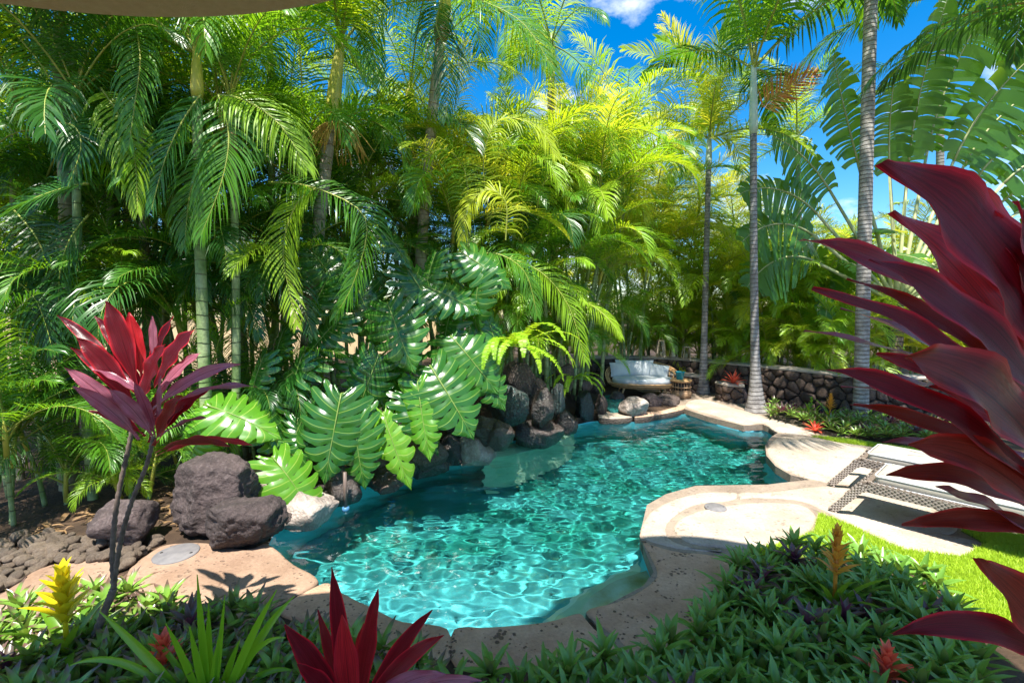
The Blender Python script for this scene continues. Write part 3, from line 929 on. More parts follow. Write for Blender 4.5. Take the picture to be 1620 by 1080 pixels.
# three lanterns on the wall cap
M['lantern_metal'] = solid('weathered_lantern_wood', (0.30,0.24,0.17), (0.42,0.35,0.25), 0.7, 12)
mg, N, L, out = mat('lantern_glass')
p = node(N, 'ShaderNodeBsdfPrincipled', Roughness=0.05); p.inputs['Transmission Weight'].default_value = 1.0; p.inputs['Base Color'].default_value = (0.95,0.97,0.95,1)
L.new(p.outputs[0], out.inputs['Surface']); M['glass'] = mg
M['candle'] = solid('wax_candle', (0.72,0.66,0.5), None, 0.6)
for (x, w, h, lab) in ((1045, 0.20, 0.46, 'tallest of three lanterns on the wall above the daybed'), (1065, 0.17, 0.32, 'middle lantern of three on the wall cap'), (1085, 0.17, 0.33, 'rightmost lantern of three on the wall, above the teal pot')):
    c = P(x, 570, 12.45 if x < 1060 else 12.25 if x < 1080 else 11.95)
    e = empty('lantern', (c.x, c.y, 0.806), lab, 'lantern', 'lanterns on the stone wall')
    a, b = w/2, w/2*0.72
    mb = MB(); mb.box((-a-0.01,-a-0.01,0),(a+0.01,a+0.01,0.02)); mb.build('base', M['lantern_metal'], e, False)
    mb = MB(); mb.box((-b-0.015,-b-0.015,h-0.03),(b+0.015,b+0.015,h)); mb.build('top', M['lantern_metal'], e, False)
    for sx in (-1,1):
        for sy in (-1,1):
            mb = MB(); mb.tube([(sx*a,sy*a,0.02),(sx*b,sy*b,h-0.03)], 0.012, 4); mb.build('post', M['lantern_metal'], e, False)
    for k in range(4):
        o = MB().add([(-a*0.95,-a*0.96,0.022),(a*0.95,-a*0.96,0.022),(b*0.95,-b*0.96,h-0.032),(-b*0.95,-b*0.96,h-0.032)], [(0,1,2,3)]).build('pane', M['glass'], e, False)
        o.rotation_euler = (0,0,k*math.pi/2)
    mb = MB(); mb.tube([(w*0.3*math.cos(t), 0, h+w*0.35*math.sin(t)) for t in [math.pi*k/10 for k in range(11)]], 0.006, 5); mb.build('handle', M['lantern_metal'], e)
    mb = MB(); mb.lathe([(0.035,0.02),(0.035,0.14),(0.005,0.142)], 12); mb.build('candle', M['candle'], e)

# ------------------------------------------------------------------ two wicker loungers
M['weave'] = solid('grey_brown_weave', (0.12,0.09,0.07), (0.19,0.15,0.12), 0.6, 30, 0.2, 80)
M['strand'] = solid('weave_strand', (0.24,0.20,0.17), (0.36,0.31,0.27), 0.5, 30)
def rail(parent, y, name='side_rail'):
    """woven side: sloped front leg, curved knee and long rail, in local x (towards the head) and z"""
    path = [Vector((-0.20,y,0.0)), Vector((-0.05,y,0.20)), Vector((0.035,y,0.315)), Vector((0.09,y,0.345)), Vector((0.2,y,0.345)), Vector((1.2,y,0.325)), Vector((1.92,y,0.315))]
    path = smooth_loop(path, 5, False)
    hw, hh = 0.022, 0.045
    mb = MB(); vs = []; fs = []
    st = MB()
    L_ = 0.0
    fr = []
    for i, p in enumerate(path):
        t = (path[min(i+1,len(path)-1)]-path[max(i-1,0)]).normalized()
        n = Vector((-t.z, 0, t.x))
        if i: L_ += (p-path[i-1]).length
        fr.append((p, t, n, L_))
        hh_ = 0.045 if p.z > 0.3 else 0.036
        for (a, b) in ((-hw,-hh_),(hw,-hh_),(hw,hh_),(-hw,hh_)):
            vs.append(p + Vector((0,a,0)) + n*b)
    for i in range(len(path)-1):
        for k in range(4): fs.append((i*4+k, (i+1)*4+k, (i+1)*4+(k+1) % 4, i*4+(k+1) % 4))
    fs += [(0,1,2,3), tuple((len(path)-1)*4+k for k in (3,2,1,0))]
    mb.add(vs, fs); o = mb.build(name, M['weave'], parent, False)
    def at(s):
        for i in range(len(fr)-1):
            if s <= fr[i+1][3]:
                u = (s-fr[i][3])/(fr[i+1][3]-fr[i][3]); return fr[i][0].lerp(fr[i+1][0], u), fr[i][1].lerp(fr[i+1][1], u), fr[i][2].lerp(fr[i+1][2], u)
        return fr[-1][:3]
    s = 0.02; k = 0
    while s < L_-0.05:
        for row in range(5):
            p, t, n = at(s + (0.022 if row % 2 else 0))
            hh_ = 0.045 if p.z > 0.3 else 0.036
            b = (-0.8+0.4*row)*hh_
            for sd in (-1, 1):
                c = p + n*b + Vector((0, sd*(hw+0.001), 0)); o2 = Vector((0, sd*0.005, 0))
                st.add([c-t*0.017-n*0.006, c-t*0.008-n*0.0075+o2, c+t*0.008-n*0.0075+o2, c+t*0.017-n*0.006, c+t*0.017+n*0.006, c+t*0.008+n*0.0075+o2, c-t*0.008+n*0.0075+o2, c-t*0.017+n*0.006],
                       [(0,1,6,7),(1,2,5,6),(2,3,4,5)])
        for row in range(2):
            p, t, n = at(s + (0.022 if row % 2 else 0))
            hh_ = 0.045 if p.z > 0.3 else 0.036
            c = p + n*(hh_+0.001) + Vector((0, (-0.5+row)*hw, 0)); o2 = n*0.005; w = Vector((0, 0.008, 0))
            st.add([c-t*0.017-w, c-t*0.008-w+o2, c+t*0.008-w+o2, c+t*0.017-w, c+t*0.017+w, c+t*0.008+w+o2, c-t*0.008+w+o2, c-t*0.017+w], [(0,1,6,7),(1,2,5,6),(2,3,4,5)])
        s += 0.044; k += 1
    w_ = st.build('weave', M['strand'], o, False); w_['kind'] = 'stuff'
    return o
def lounger(foot, ang, label):
    e = empty('sun_lounger', foot, label, 'sun lounger', 'sun loungers on the deck', ang)
    wd = 0.60
    rail(e, 0.0); rail(e, wd)
    mb = MB(); mb.box((0.05,0.024,0.30),(0.11,wd-0.024,0.372)); mb.build('front_rail', M['weave'], e, False)
    mb = MB(); mb.box((0.112,0.024,0.345),(1.25,wd-0.024,0.368)); mb.build('seat_deck', M['weave'], e, False)
    for y in (0.0, wd):
        mb = MB(); mb.tube([(1.75,y,0.27),(1.88,y,0.0)], [0.03,0.025], 8); mb.build('rear_leg', M['weave'], e)
    ol = lambda a, b: [Vector((x,y,0)) for x, y in smooth_rect(a, 0.02, b, wd-0.02, 0.05)]
    sc_ = rounded_slab(ol(0.13, 1.27), 0.375, 0.475, 0.035).build('seat_cushion', M['cream'], e)
    for z in (0.388, 0.462):
        pp = [(x, y, z) for x, y in smooth_rect(0.128, 0.018, 1.272, wd-0.018, 0.05)]; pp.append(pp[0])
        mb = MB(); mb.tube(pp, 0.005, 5); mb.build('piping', M['cushion'], sc_)
    b = MB(); b.box((0,0.024,-0.03),(0.70,wd-0.024,0.0)); bo = b.build('backrest', M['weave'], e, False)
    bo.location = (1.28,0,0.372); bo.rotation_euler = (0, R(-22), 0)
    bc = rounded_slab([Vector((x,y,0)) for x, y in smooth_rect(0.0,0.02,0.72,wd-0.02,0.05)], 0.003, 0.10, 0.035).build('back_cushion', M['cream'], bo)
    return e
def smooth_rect(x0, y0, x1, y1, r, n=5):
    out = []
    for (cx, cy_, a0) in ((x1-r,y1-r,0),(x0+r,y1-r,90),(x0+r,y0+r,180),(x1-r,y0+r,270)):
        for k in range(n+1):
            a = R(a0+90*k/n); out.append((cx+r*math.cos(a), cy_+r*math.sin(a)))
    return out
ang = math.atan2(-0.76, 0.65)
for (fx, fy, lab) in ((1316, 808, 'woven sun lounger with cream cushion nearer the lawn'), (1314, 767, 'woven sun lounger with cream cushion nearer the stone wall')):
    f = G(fx, fy, 0)
    d = Vector((math.cos(ang), math.sin(ang), 0))
    lounger(f + d*0.20 + Vector((0,0,0.004)), ang, lab)

# small path light by the wall bed, hose bib pipe in the water
e = empty('path_light', G(1298, 668, 0), 'small black garden spotlight among the plants by the wall', 'light')
mb = MB(); mb.tube([(0,0,0),(0,0,0.12)], 0.012, 8); mb.build('stake', M['dark'], e)
mb = MB(); mb.tube([(0,0,0.10),(-0.03,0.0,0.30)], [0.035,0.05], 14); mb.build('lamp_head', M['dark'], e)
M['pvc'] = solid('brown_pipe', (0.10,0.07,0.055), (0.15,0.11,0.09), 0.5)
M['blue'] = solid('blue_collar', (0.05,0.16,0.30), None, 0.4)
c = G(547, 806, ZW); e = empty('water_pipe', (c.x, c.y, ZW-0.02), 'thin brown pipe with blue collar standing in the water', 'pipe')
mb = MB(); mb.tube([(0,0,0),(0,0,0.45)], 0.02, 10); mb.build('riser', M['pvc'], e)
mb = MB(); mb.lathe([(0.04,0.0),(0.04,0.05),(0.02,0.055)], 16); mb.build('collar', M['blue'], e)
# ------------------------------------------------------------------ leaf materials
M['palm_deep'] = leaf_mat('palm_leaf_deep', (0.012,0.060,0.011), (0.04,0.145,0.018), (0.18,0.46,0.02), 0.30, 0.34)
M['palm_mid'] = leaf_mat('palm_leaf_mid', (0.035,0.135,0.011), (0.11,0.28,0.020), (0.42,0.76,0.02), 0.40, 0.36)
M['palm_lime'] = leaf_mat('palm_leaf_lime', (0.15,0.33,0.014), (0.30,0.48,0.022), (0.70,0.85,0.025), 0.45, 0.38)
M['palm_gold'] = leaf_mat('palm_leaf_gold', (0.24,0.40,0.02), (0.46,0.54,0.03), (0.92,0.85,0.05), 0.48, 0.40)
M['palm_dead'] = leaf_mat('palm_leaf_dry', (0.50,0.15,0.04), (0.62,0.28,0.07), (0.9,0.35,0.08), 0.40, 0.6)
M['rachis'] = solid('frond_rib', (0.20,0.26,0.04), (0.36,0.36,0.07), 0.45)
M['rachis_dk'] = solid('dark_frond_rib', (0.10,0.16,0.03), (0.18,0.22,0.05), 0.45)
M['fern'] = leaf_mat('fern_leaf', (0.20,0.42,0.015), (0.34,0.56,0.02), (0.7,0.95,0.03), 0.42, 0.45)
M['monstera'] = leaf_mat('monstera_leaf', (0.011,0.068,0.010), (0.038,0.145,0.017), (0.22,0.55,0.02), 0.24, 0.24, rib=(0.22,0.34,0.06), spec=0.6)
M['monstera_lit'] = leaf_mat('monstera_leaf_sunlit', (0.06,0.21,0.014), (0.15,0.34,0.022), (0.5,0.8,0.03), 0.32, 0.28, rib=(0.32,0.42,0.08), spec=0.55)  # same leaf in a brighter colour, painted for the leaves standing in sun
M['petiole'] = solid('green_petiole', (0.10,0.18,0.03), (0.20,0.27,0.06), 0.4)
M['ti'] = leaf_mat('ti_leaf', (0.055,0.006,0.012), (0.15,0.012,0.022), (0.85,0.02,0.04), 0.42, 0.28, edge=(0.60,0.02,0.035), rib=(0.03,0.004,0.008), spec=0.4, veins=24)
M['ti_purple'] = leaf_mat('purple_ti_leaf', (0.24,0.06,0.11), (0.42,0.14,0.20), (0.8,0.12,0.22), 0.28, 0.24, edge=(0.32,0.06,0.09), rib=(0.06,0.008,0.02), spec=0.7, veins=24)
M['ti_red'] = leaf_mat('red_ti_leaf', (0.42,0.014,0.024), (0.60,0.025,0.035), (0.98,0.035,0.05), 0.42, 0.28, edge=(0.55,0.02,0.04), rib=(0.12,0.006,0.012), veins=24)
M['ti_dark'] = leaf_mat('dark_ti_leaf', (0.040,0.005,0.010), (0.095,0.009,0.018), (0.75,0.012,0.035), 0.36, 0.42, edge=(0.60,0.012,0.03), rib=(0.015,0.003,0.006), spec=0.18, veins=24)
M['ti_brown'] = leaf_mat('bronze_ti_leaf', (0.10,0.014,0.010), (0.19,0.028,0.018), (0.75,0.05,0.03), 0.36, 0.32, edge=(0.55,0.03,0.03), rib=(0.03,0.006,0.006), spec=0.2, veins=24)
M['ti_stem'] = solid('ringed_ti_stem', (0.09,0.065,0.05), (0.19,0.14,0.11), 0.8, 20, 0.4, 50)
M['rhoeo'] = leaf_mat('rhoeo_leaf', (0.10,0.24,0.03), (0.22,0.40,0.06), (0.40,0.62,0.06), 0.22, 0.32, back=(0.11,0.11,0.05), tip=(0.14,0.07,0.06), spec=0.6)
M['rhoeo_purple'] = leaf_mat('purple_rhoeo_leaf', (0.06,0.055,0.035), (0.13,0.07,0.06), (0.30,0.08,0.12), 0.2, 0.32, back=(0.14,0.03,0.08), spec=0.6)
M['brom_green'] = leaf_mat('bromeliad_leaf', (0.05,0.16,0.012), (0.16,0.30,0.02), (0.42,0.62,0.03), 0.35, 0.3)
M['brom_yellow'] = leaf_mat('yellow_bract', (0.62,0.50,0.012), (0.75,0.62,0.02), (0.95,0.85,0.03), 0.40, 0.35)
M['brom_orange'] = leaf_mat('orange_bract', (0.72,0.30,0.05), (0.78,0.42,0.05), (0.95,0.5,0.06), 0.40, 0.35)
M['brom_red'] = leaf_mat('red_bract', (0.80,0.08,0.05), (0.85,0.16,0.09), (1.0,0.2,0.1), 0.40, 0.35)
M['strap'] = leaf_mat('strap_leaf', (0.10,0.27,0.014), (0.22,0.42,0.02), (0.5,0.8,0.03), 0.35, 0.30)
M['banana'] = leaf_mat('travellers_palm_leaf', (0.03,0.11,0.018), (0.07,0.19,0.025), (0.36,0.62,0.03), 0.40, 0.34, rib=(0.25,0.33,0.09))
M['grass'] = leaf_mat('lawn_grass', (0.28,0.46,0.016), (0.50,0.66,0.05), (0.65,0.85,0.05), 0.38, 0.5)
def trunk_mat(name, c1, c2, ring, period, ringw=0.12, bump=0.5, lichen=None):
    m, N, L, out = mat(name)
    tc = N.new('ShaderNodeTexCoord'); s = N.new('ShaderNodeSeparateXYZ'); L.new(tc.outputs['UV'], s.inputs[0])
    nz = node(N, 'ShaderNodeTexNoise', Scale=5.0, Detail=5.0); L.new(tc.outputs['Object'], nz.inputs['Vector'])
    n2 = node(N, 'ShaderNodeTexNoise', Scale=30.0, Detail=4.0); L.new(tc.outputs['Object'], n2.inputs['Vector'])
    v = mathn(N, L, 'ADD', mathn(N, L, 'DIVIDE', s.outputs[1], period), mathn(N, L, 'MULTIPLY', nz.outputs['Fac'], 0.55))
    fr = mathn(N, L, 'FRACT', v)
    r = ramp(N, L, fr, [(0.0, (1,1,1)), (ringw, (0,0,0))])
    c = mixc(N, L, ramp(N, L, nz.outputs['Fac'], [(0.35,(0,0,0)),(0.65,(1,1,1))]), c1, c2)
    c = mixc(N, L, 0.5, c, ramp(N, L, n2.outputs['Fac'], [(0.3,(0.45,0.45,0.45)),(0.65,(1,1,1))]), 'MULTIPLY')
    if lichen:
        n3 = node(N, 'ShaderNodeTexNoise', Scale=2.6, Detail=6.0); L.new(tc.outputs['Object'], n3.inputs['Vector'])
        c = mixc(N, L, ramp(N, L, n3.outputs['Fac'], [(0.52,(0,0,0)),(0.6,(0.8,0.8,0.8))]), c, lichen)
    c = mixc(N, L, r, c, ring)
    p = node(N, 'ShaderNodeBsdfPrincipled', Roughness=0.75)
    L.new(c, p.inputs['Base Color'])
    b = node(N, 'ShaderNodeBump', Strength=bump, Distance=0.015)
    L.new(mathn(N, L, 'SUBTRACT', mathn(N, L, 'MULTIPLY', n2.outputs['Fac'], 0.6), r), b.inputs['Height']); L.new(b.outputs[0], p.inputs['Normal'])
    L.new(p.outputs[0], out.inputs['Surface'])
    return m
M['cane'] = trunk_mat('ringed_cane', (0.15,0.25,0.07), (0.36,0.44,0.22), (0.07,0.06,0.035), 0.15, 0.10)
M['cane_brown'] = trunk_mat('brown_cane', (0.20,0.17,0.09), (0.38,0.34,0.22), (0.09,0.06,0.035), 0.13, 0.12)
M['trunk_grey'] = trunk_mat('grey_palm_trunk', (0.17,0.155,0.15), (0.36,0.34,0.33), (0.07,0.055,0.05), 0.085, 0.22, 0.7)
M['trunk_pale'] = trunk_mat('pale_ringed_trunk', (0.24,0.22,0.19), (0.46,0.43,0.40), (0.10,0.075,0.06), 0.075, 0.25, 0.9)
M['trunk_tan'] = trunk_mat('tan_ringed_trunk', (0.30,0.25,0.17), (0.46,0.42,0.34), (0.16,0.10,0.06), 0.17, 0.10, 0.5)
M['crownshaft'] = solid('waxy_crownshaft', (0.34,0.44,0.34), (0.50,0.56,0.47), 0.4, 3)
M['crownshaft_yellow'] = solid('yellow_crownshaft', (0.34,0.36,0.05), (0.52,0.45,0.10), 0.4, 3)
M['sheath'] = solid('brown_leaf_sheath', (0.20,0.12,0.05), (0.34,0.22,0.10), 0.7, 6)
M['bark'] = trunk_mat('rough_bark', (0.09,0.065,0.05), (0.19,0.14,0.10), (0.04,0.03,0.02), 0.10, 0.3, 1.0)

# ------------------------------------------------------------------ palm fronds
def frond_mesh(name, L_=2.0, e0=60, droop=80, seed=0, curl=1.4, **kw):
    r = random.Random(seed)
    NP = 24
    pts = [Vector((0,0,0))]
    side_drift = r.uniform(-0.35, 0.35)
    for k in range(NP):
        t = (k+0.5)/NP
        e = R(e0 - droop*t**curl)
        b = side_drift*t*t
        pts.append(pts[-1]+Vector((math.cos(e)*math.cos(b), math.cos(e)*math.sin(b), math.sin(e)))*(L_/NP))
    return frond_on_path(name, pts, seed=seed, **kw)
def frond_on_path(name, pts, nl=46, ll=0.46, lw=0.034, V=25, ldroop=0.5, bare=0.14, seed=0, a0=72, a1=28, segs=3, thick=0.014, plumose=0.0, face=None):
    r = random.Random(seed+1)
    mb = MB()
    NP = len(pts)-1
    tans = [(pts[k+1]-pts[k]).normalized() for k in range(NP)]
    tans.append(tans[-1])
    mb.tube(pts[::2], [thick*(1-0.85*k/(NP/2)) for k in range(NP//2+1)], 4, 1, False)
    for k in range(nl):
        t = bare + (1-bare)*(k+0.3)/nl
        f = t*NP; i = min(int(f), NP-1)
        p = pts[i].lerp(pts[i+1], f-i); T = tans[i].lerp(tans[i+1], f-i).normalized()
        S = T.cross(face if face is not None else Vector((0,0,1)))
        if S.length < 0.15: S = Vector((0,-1,0))
        S.normalize(); Nn = S.cross(T).normalized()
        u = (t-bare)/(1-bare)
        ln = ll*(0.45+0.55*math.sin(math.pi*min(1,(u*0.9+0.12)))**0.7)*(1-0.45*u**4)
        al = R(a0+(a1-a0)*u)
        for s in (-1, 1):
            if r.random() < 0.03: continue
            a = al + r.uniform(-0.12,0.12); v = R(V)+r.uniform(-0.15,0.15) + plumose*r.uniform(-1,1)
            d = (T*math.cos(a) + (S*s*math.cos(v)+Nn*math.sin(v))*math.sin(a)).normalized()
            l2 = ln*r.uniform(0.88,1.08)
            w = (T - d*T.dot(d))
            if w.length < 0.1: w = Nn.cross(d)
            w = (w.normalized() + Nn*r.uniform(-0.35,0.35)).normalized()
            q = p.copy(); vs, fs, uv = [], [], []
            g = ldroop*r.uniform(0.7,1.3)
            for m in range(segs+1):
                x = m/segs
                wd = lw*(0.55+1.3*x if x < 0.34 else 1.0*(1-((x-0.34)/0.66)**1.6))*0.5
                if m == segs:
                    vs.append(q); uv.append((0.5, 1.0))
                else:
                    vs += [q-w*wd, q+w*wd]; uv += [(0.15,x),(0.85,x)]
                d2 = (d + Vector((0,0,-1))*g*(x+0.25)**1.3).normalized()
                q = q + d2*(l2/segs)
                w = (w - d2*w.dot(d2)).normalized()
                d = d2 if m > 0 else d
            for m in range(segs):
                if m == segs-1: fs.append((2*m, 2*m+1, 2*m+2))
                else: fs.append((2*m, 2*m+1, 2*m+3, 2*m+2))
            mb.add(vs, fs, uv, 0)
    return mb.mesh(name, [M['palm_mid'], M['rachis']], True)
FR = {}
def mk(kind, specs, **kw):
    FR[kind] = []
    for j, (e0, dr) in enumerate(specs):
        FR[kind].append([frond_mesh('frond_'+kind, e0=e0, droop=dr, seed=100*len(FR)+10*j+q, **kw) for q in range(2)])
mk('areca', [(82,45),(70,85),(55,95),(40,95),(22,85),(64,150)], L_=2.0, nl=56, ll=0.56, lw=0.0165, V=32, ldroop=0.85)
mk('king', [(80,35),(62,65),(45,80),(25,75),(8,70),(60,130)], L_=2.6, nl=68, ll=0.66, lw=0.019, V=12, ldroop=0.8, thick=0.02, segs=4)
mk('fox', [(80,40),(60,60),(40,65),(20,60),(0,50),(50,120)], L_=2.4, nl=74, ll=0.50, lw=0.019, V=30, ldroop=0.5, thick=0.02, plumose=0.45)
mk('royal', [(80,35),(62,60),(45,70),(25,70),(8,70),(60,130)], L_=2.6, nl=58, ll=0.66, lw=0.034, V=10, ldroop=0.8, thick=0.022, segs=4)
mk('fern', [(55,120),(35,110),(15,95)], L_=0.9, nl=46, ll=0.085, lw=0.020, V=5, ldroop=0.2, thick=0.004, bare=0.05, a0=85, a1=70, segs=2)
def put_frond(root, kind, band, az, pos, sc, m, r, roll=0.0, name='frond'):
    bands = FR[kind]
    me = bands[min(band, len(bands)-1)][r.randrange(2)]
    o = bpy.data.objects.new(name, me)
    link(o, root)
    o.location = pos
    o.rotation_euler = (r.uniform(-0.12,0.12)+roll, r.uniform(-0.12,0.12), az)
    o.scale = (sc, sc, sc)
    o.material_slots[0].link = 'OBJECT'
    o.material_slots[0].material = m
    return o
def bezier(a, b, c, n):
    return [a*(1-t)**2 + b*2*t*(1-t) + c*t*t for t in [k/n for k in range(n+1)]]
def trunk_tube(root, pts, r0, r1, m, name='trunk', n=12, flare=0.0, rings=0.0):
    Ls = len(pts)
    rad = []
    for i in range(Ls):
        t = i/(Ls-1)
        q = r0+(r1-r0)*t + flare*math.exp(-t*14) + (rings*(1 if i % 2 else -1))
        rad.append(q)
    mb = MB(); mb.tube(pts, rad, n)
    return mb.build(name, m, root)
def palm(name, label, base, top, r0, r1, trunk_m, kind, n, scale, mats, seed, bend=0.15, shaft=None, shaft_len=0.0, group=None, bands=(0,1,1,2,2,3,3,4), flare=0.0, az0=None, up=1.0, cat='palm', sheath=False, spread=None):
    """single-stemmed palm: trunk, optional crownshaft, fronds"""
    r = random.Random(seed)
    e = empty(name, base, label, cat, group)
    b = Vector((0,0,0)); t = Vector(top)-Vector(base)
    mid = b.lerp(t, 0.5) + Vector((r.uniform(-1,1), r.uniform(-1,1), 0))*bend
    H = t.length
    npt = max(8, int(H/0.16))
    pts = bezier(Vector((0,0,-0.15)), mid, t, npt)
    trunk_tube(e, pts, r0, r1, trunk_m, 'trunk', 12, flare)
    d = (pts[-1]-pts[-2]).normalized()
    tip = t
    if shaft:
        tip = t + d*shaft_len
        mb = MB(); mb.tube([t-d*0.03, t+d*shaft_len*0.12, t+d*shaft_len*0.5, tip, tip+d*0.15], [r1*1.1, r1*1.35, r1*1.15, r1*0.8, r1*0.45], 12); mb.build('crownshaft', shaft, e)
    if sheath:
        mb = MB(); mb.tube([t-d*0.25, t-d*0.1, t+d*0.25], [r1*1.05, r1*1.6, r1*0.9], 9); mb.build('leaf_sheath', M['sheath'], e)
    for k in range(n):
        az = (az0 if az0 is not None else r.uniform(0,6.28)) + k*2.399963 + r.uniform(-0.3,0.3)
        if spread: az = r.uniform(*spread)
        bd = bands[int(k*len(bands)/n)]
        put_frond(e, kind, bd, az, tip - d*0.02*k/n*3, scale*r.uniform(0.82,1.15), r.choice(mats), r)
    return e
def clump(name, label, base, stems, hmin, hmax, n, scale, mats, seed, kind='areca', rad=0.35, lean=0.5, sr=0.035, stem_m=None, group=None, bands=(0,1,1,2,2,3,4,5), low=0):
    """clustering palm: several canes from one root, each with its own fronds"""
    r = random.Random(seed)
    e = empty(name, base, label, 'palm', group)
    for s in range(stems):
        an = 6.28*s/stems + r.uniform(-0.5,0.5); q = rad*math.sqrt(r.random())
        b = Vector((q*math.cos(an), q*math.sin(an), -0.1)); h = r.uniform(hmin,hmax)
        t = b + Vector((math.cos(an)*lean*h*0.35*r.uniform(0.3,1.2), math.sin(an)*lean*h*0.35*r.uniform(0.3,1.2), h))
        mid = b.lerp(t,0.5) + Vector((0,0,h*0.08)) - Vector((math.cos(an),math.sin(an),0))*0.08*h*lean
        pts = bezier(b, mid, t, max(5,int(h/0.25)))
        trunk_tube(e, pts, sr*r.uniform(0.9,1.2), sr*0.75, stem_m or M['cane'], 'stem', 8)
        d = (pts[-1]-pts[-2]).normalized()
        mb = MB(); mb.tube([t-d*0.02, t+d*0.2, t+d*0.45], [sr*1.0, sr*0.95, sr*0.35], 8); mb.build('crownshaft', M['crownshaft_yellow'] if r.random() < 0.5 else M['rachis_dk'], e)
        a0 = r.uniform(0,6.28)
        for k in range(n):
            bd = bands[int(k*len(bands)/n)]
            put_frond(e, kind, bd, a0+k*2.399963+r.uniform(-0.3,0.3), t+d*(0.35-0.25*k/n), scale*r.uniform(0.8,1.15), r.choice(mats), r)
    return e
D_, I_, Y_, A_ = M['palm_deep'], M['palm_mid'], M['palm_lime'], M['palm_gold']

def gz(px, Y, z=0.0):
    v = P(px, 490, Y); v.z = z; return v
def bz(px, Y):
    v = P(px, 490, Y); v.z = max(-0.03, bank_h(v.x, v.y)) - 0.02; return v

# --- left thicket: (px of the stem at mid height, depth, top py, radius, kind, fronds, scale, mats, label)
LEFT = [
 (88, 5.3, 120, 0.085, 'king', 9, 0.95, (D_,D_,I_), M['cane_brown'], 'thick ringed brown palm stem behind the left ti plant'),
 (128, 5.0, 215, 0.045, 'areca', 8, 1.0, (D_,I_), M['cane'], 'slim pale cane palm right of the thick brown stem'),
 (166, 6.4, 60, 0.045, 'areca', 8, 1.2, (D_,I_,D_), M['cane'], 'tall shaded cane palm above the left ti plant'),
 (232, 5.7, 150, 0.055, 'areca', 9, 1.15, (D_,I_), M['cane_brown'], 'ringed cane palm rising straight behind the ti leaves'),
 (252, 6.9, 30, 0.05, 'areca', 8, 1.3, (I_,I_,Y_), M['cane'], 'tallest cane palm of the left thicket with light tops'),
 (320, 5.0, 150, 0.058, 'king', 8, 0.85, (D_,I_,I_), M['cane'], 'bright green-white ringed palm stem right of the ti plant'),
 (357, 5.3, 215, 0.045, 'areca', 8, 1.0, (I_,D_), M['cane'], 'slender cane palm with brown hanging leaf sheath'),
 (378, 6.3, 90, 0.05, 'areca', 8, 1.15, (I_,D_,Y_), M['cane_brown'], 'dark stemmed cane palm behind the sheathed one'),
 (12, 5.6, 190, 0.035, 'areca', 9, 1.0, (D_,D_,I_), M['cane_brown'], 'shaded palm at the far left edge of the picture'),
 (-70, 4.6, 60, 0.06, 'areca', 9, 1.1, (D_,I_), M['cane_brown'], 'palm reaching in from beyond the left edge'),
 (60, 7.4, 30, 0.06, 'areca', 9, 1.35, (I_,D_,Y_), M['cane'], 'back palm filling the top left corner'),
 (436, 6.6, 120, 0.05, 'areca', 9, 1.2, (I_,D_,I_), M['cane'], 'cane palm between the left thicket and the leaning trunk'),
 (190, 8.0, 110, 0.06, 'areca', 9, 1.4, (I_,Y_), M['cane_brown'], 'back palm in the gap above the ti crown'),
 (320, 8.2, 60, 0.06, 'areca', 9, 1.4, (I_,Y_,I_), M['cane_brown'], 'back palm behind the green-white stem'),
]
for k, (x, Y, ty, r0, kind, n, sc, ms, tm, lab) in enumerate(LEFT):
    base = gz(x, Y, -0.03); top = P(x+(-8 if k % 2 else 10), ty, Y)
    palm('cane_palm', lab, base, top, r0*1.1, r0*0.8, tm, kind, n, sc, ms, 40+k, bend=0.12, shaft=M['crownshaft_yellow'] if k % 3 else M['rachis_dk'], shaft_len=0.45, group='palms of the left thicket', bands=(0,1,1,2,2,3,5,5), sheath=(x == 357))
# low shaded fronds at the left
for k, (x, Y, lab) in enumerate(((-10, 4.4, 'low shaded palm clump at the left edge above the pebbles'), (75, 4.9, 'low palm clump behind the left ti plant stems'), (190, 4.9, 'small bright palm below the left ti leaves'), (300, 5.6, 'low palm clump behind the largest boulder'), (420, 6.0, 'low dark palm clump left of the monstera'))):
    clump('young_palm', lab, gz(x, Y, -0.03), 3, 0.15, 1.1 if k != 2 else 0.3, 8, 0.72 if k != 2 else 0.36, (D_, I_) if k != 2 else (Y_, I_), 200+k, rad=0.2, sr=0.022, group='young palms in the left thicket', bands=(0,1,2,3,4,5))

PALMS = {o['label']: o for o in col.objects if o.parent is None and 'label' in o and o.get('category') == 'palm'}
def hero(label, px, Y, m, ll=0.5, nl=48, ldroop=0.7, V=15, lw=0.019, face=(0,-0.6,0.8), seed=1):
    root = PALMS[label]; org = Vector(root.location)
    n = len(px)
    ctl = [P(x, y, Y[0]+(Y[1]-Y[0])*i/(n-1)) - org for i, (x, y) in enumerate(px)]
    pts = smooth_loop(ctl, 8, False)
    if (len(pts)-1) % 2: pts = pts[:-1]
    me = frond_on_path('frond_hero', pts, nl=nl, ll=ll, lw=lw, V=V, ldroop=ldroop, bare=0.06, seed=seed, segs=4, thick=0.012, face=Vector(face))
    o = link(bpy.data.objects.new('frond', me), root)
    o.material_slots[0].link = 'OBJECT'; o.material_slots[0].material = m
GW = 'bright green-white ringed palm stem right of the ti plant'
hero(GW, [(345,150),(362,215),(350,290),(318,372)], (4.7,4.5), I_, 0.60, 54, 0.9, seed=3)
hero(GW, [(345,150),(390,160),(445,200),(486,268)], (4.8,4.7), M['palm_lime'], 0.55, 50, 0.9, seed=4)
hero(GW, [(318,150),(290,190),(262,250),(240,330)], (4.8,4.6), D_, 0.5, 50, 0.8, seed=5)
ST = 'ringed cane palm rising straight behind the ti leaves'
hero(ST, [(212,30),(222,90),(214,160),(203,235)], (4.9,4.6), I_, 0.45, 48, 1.0, seed=6)
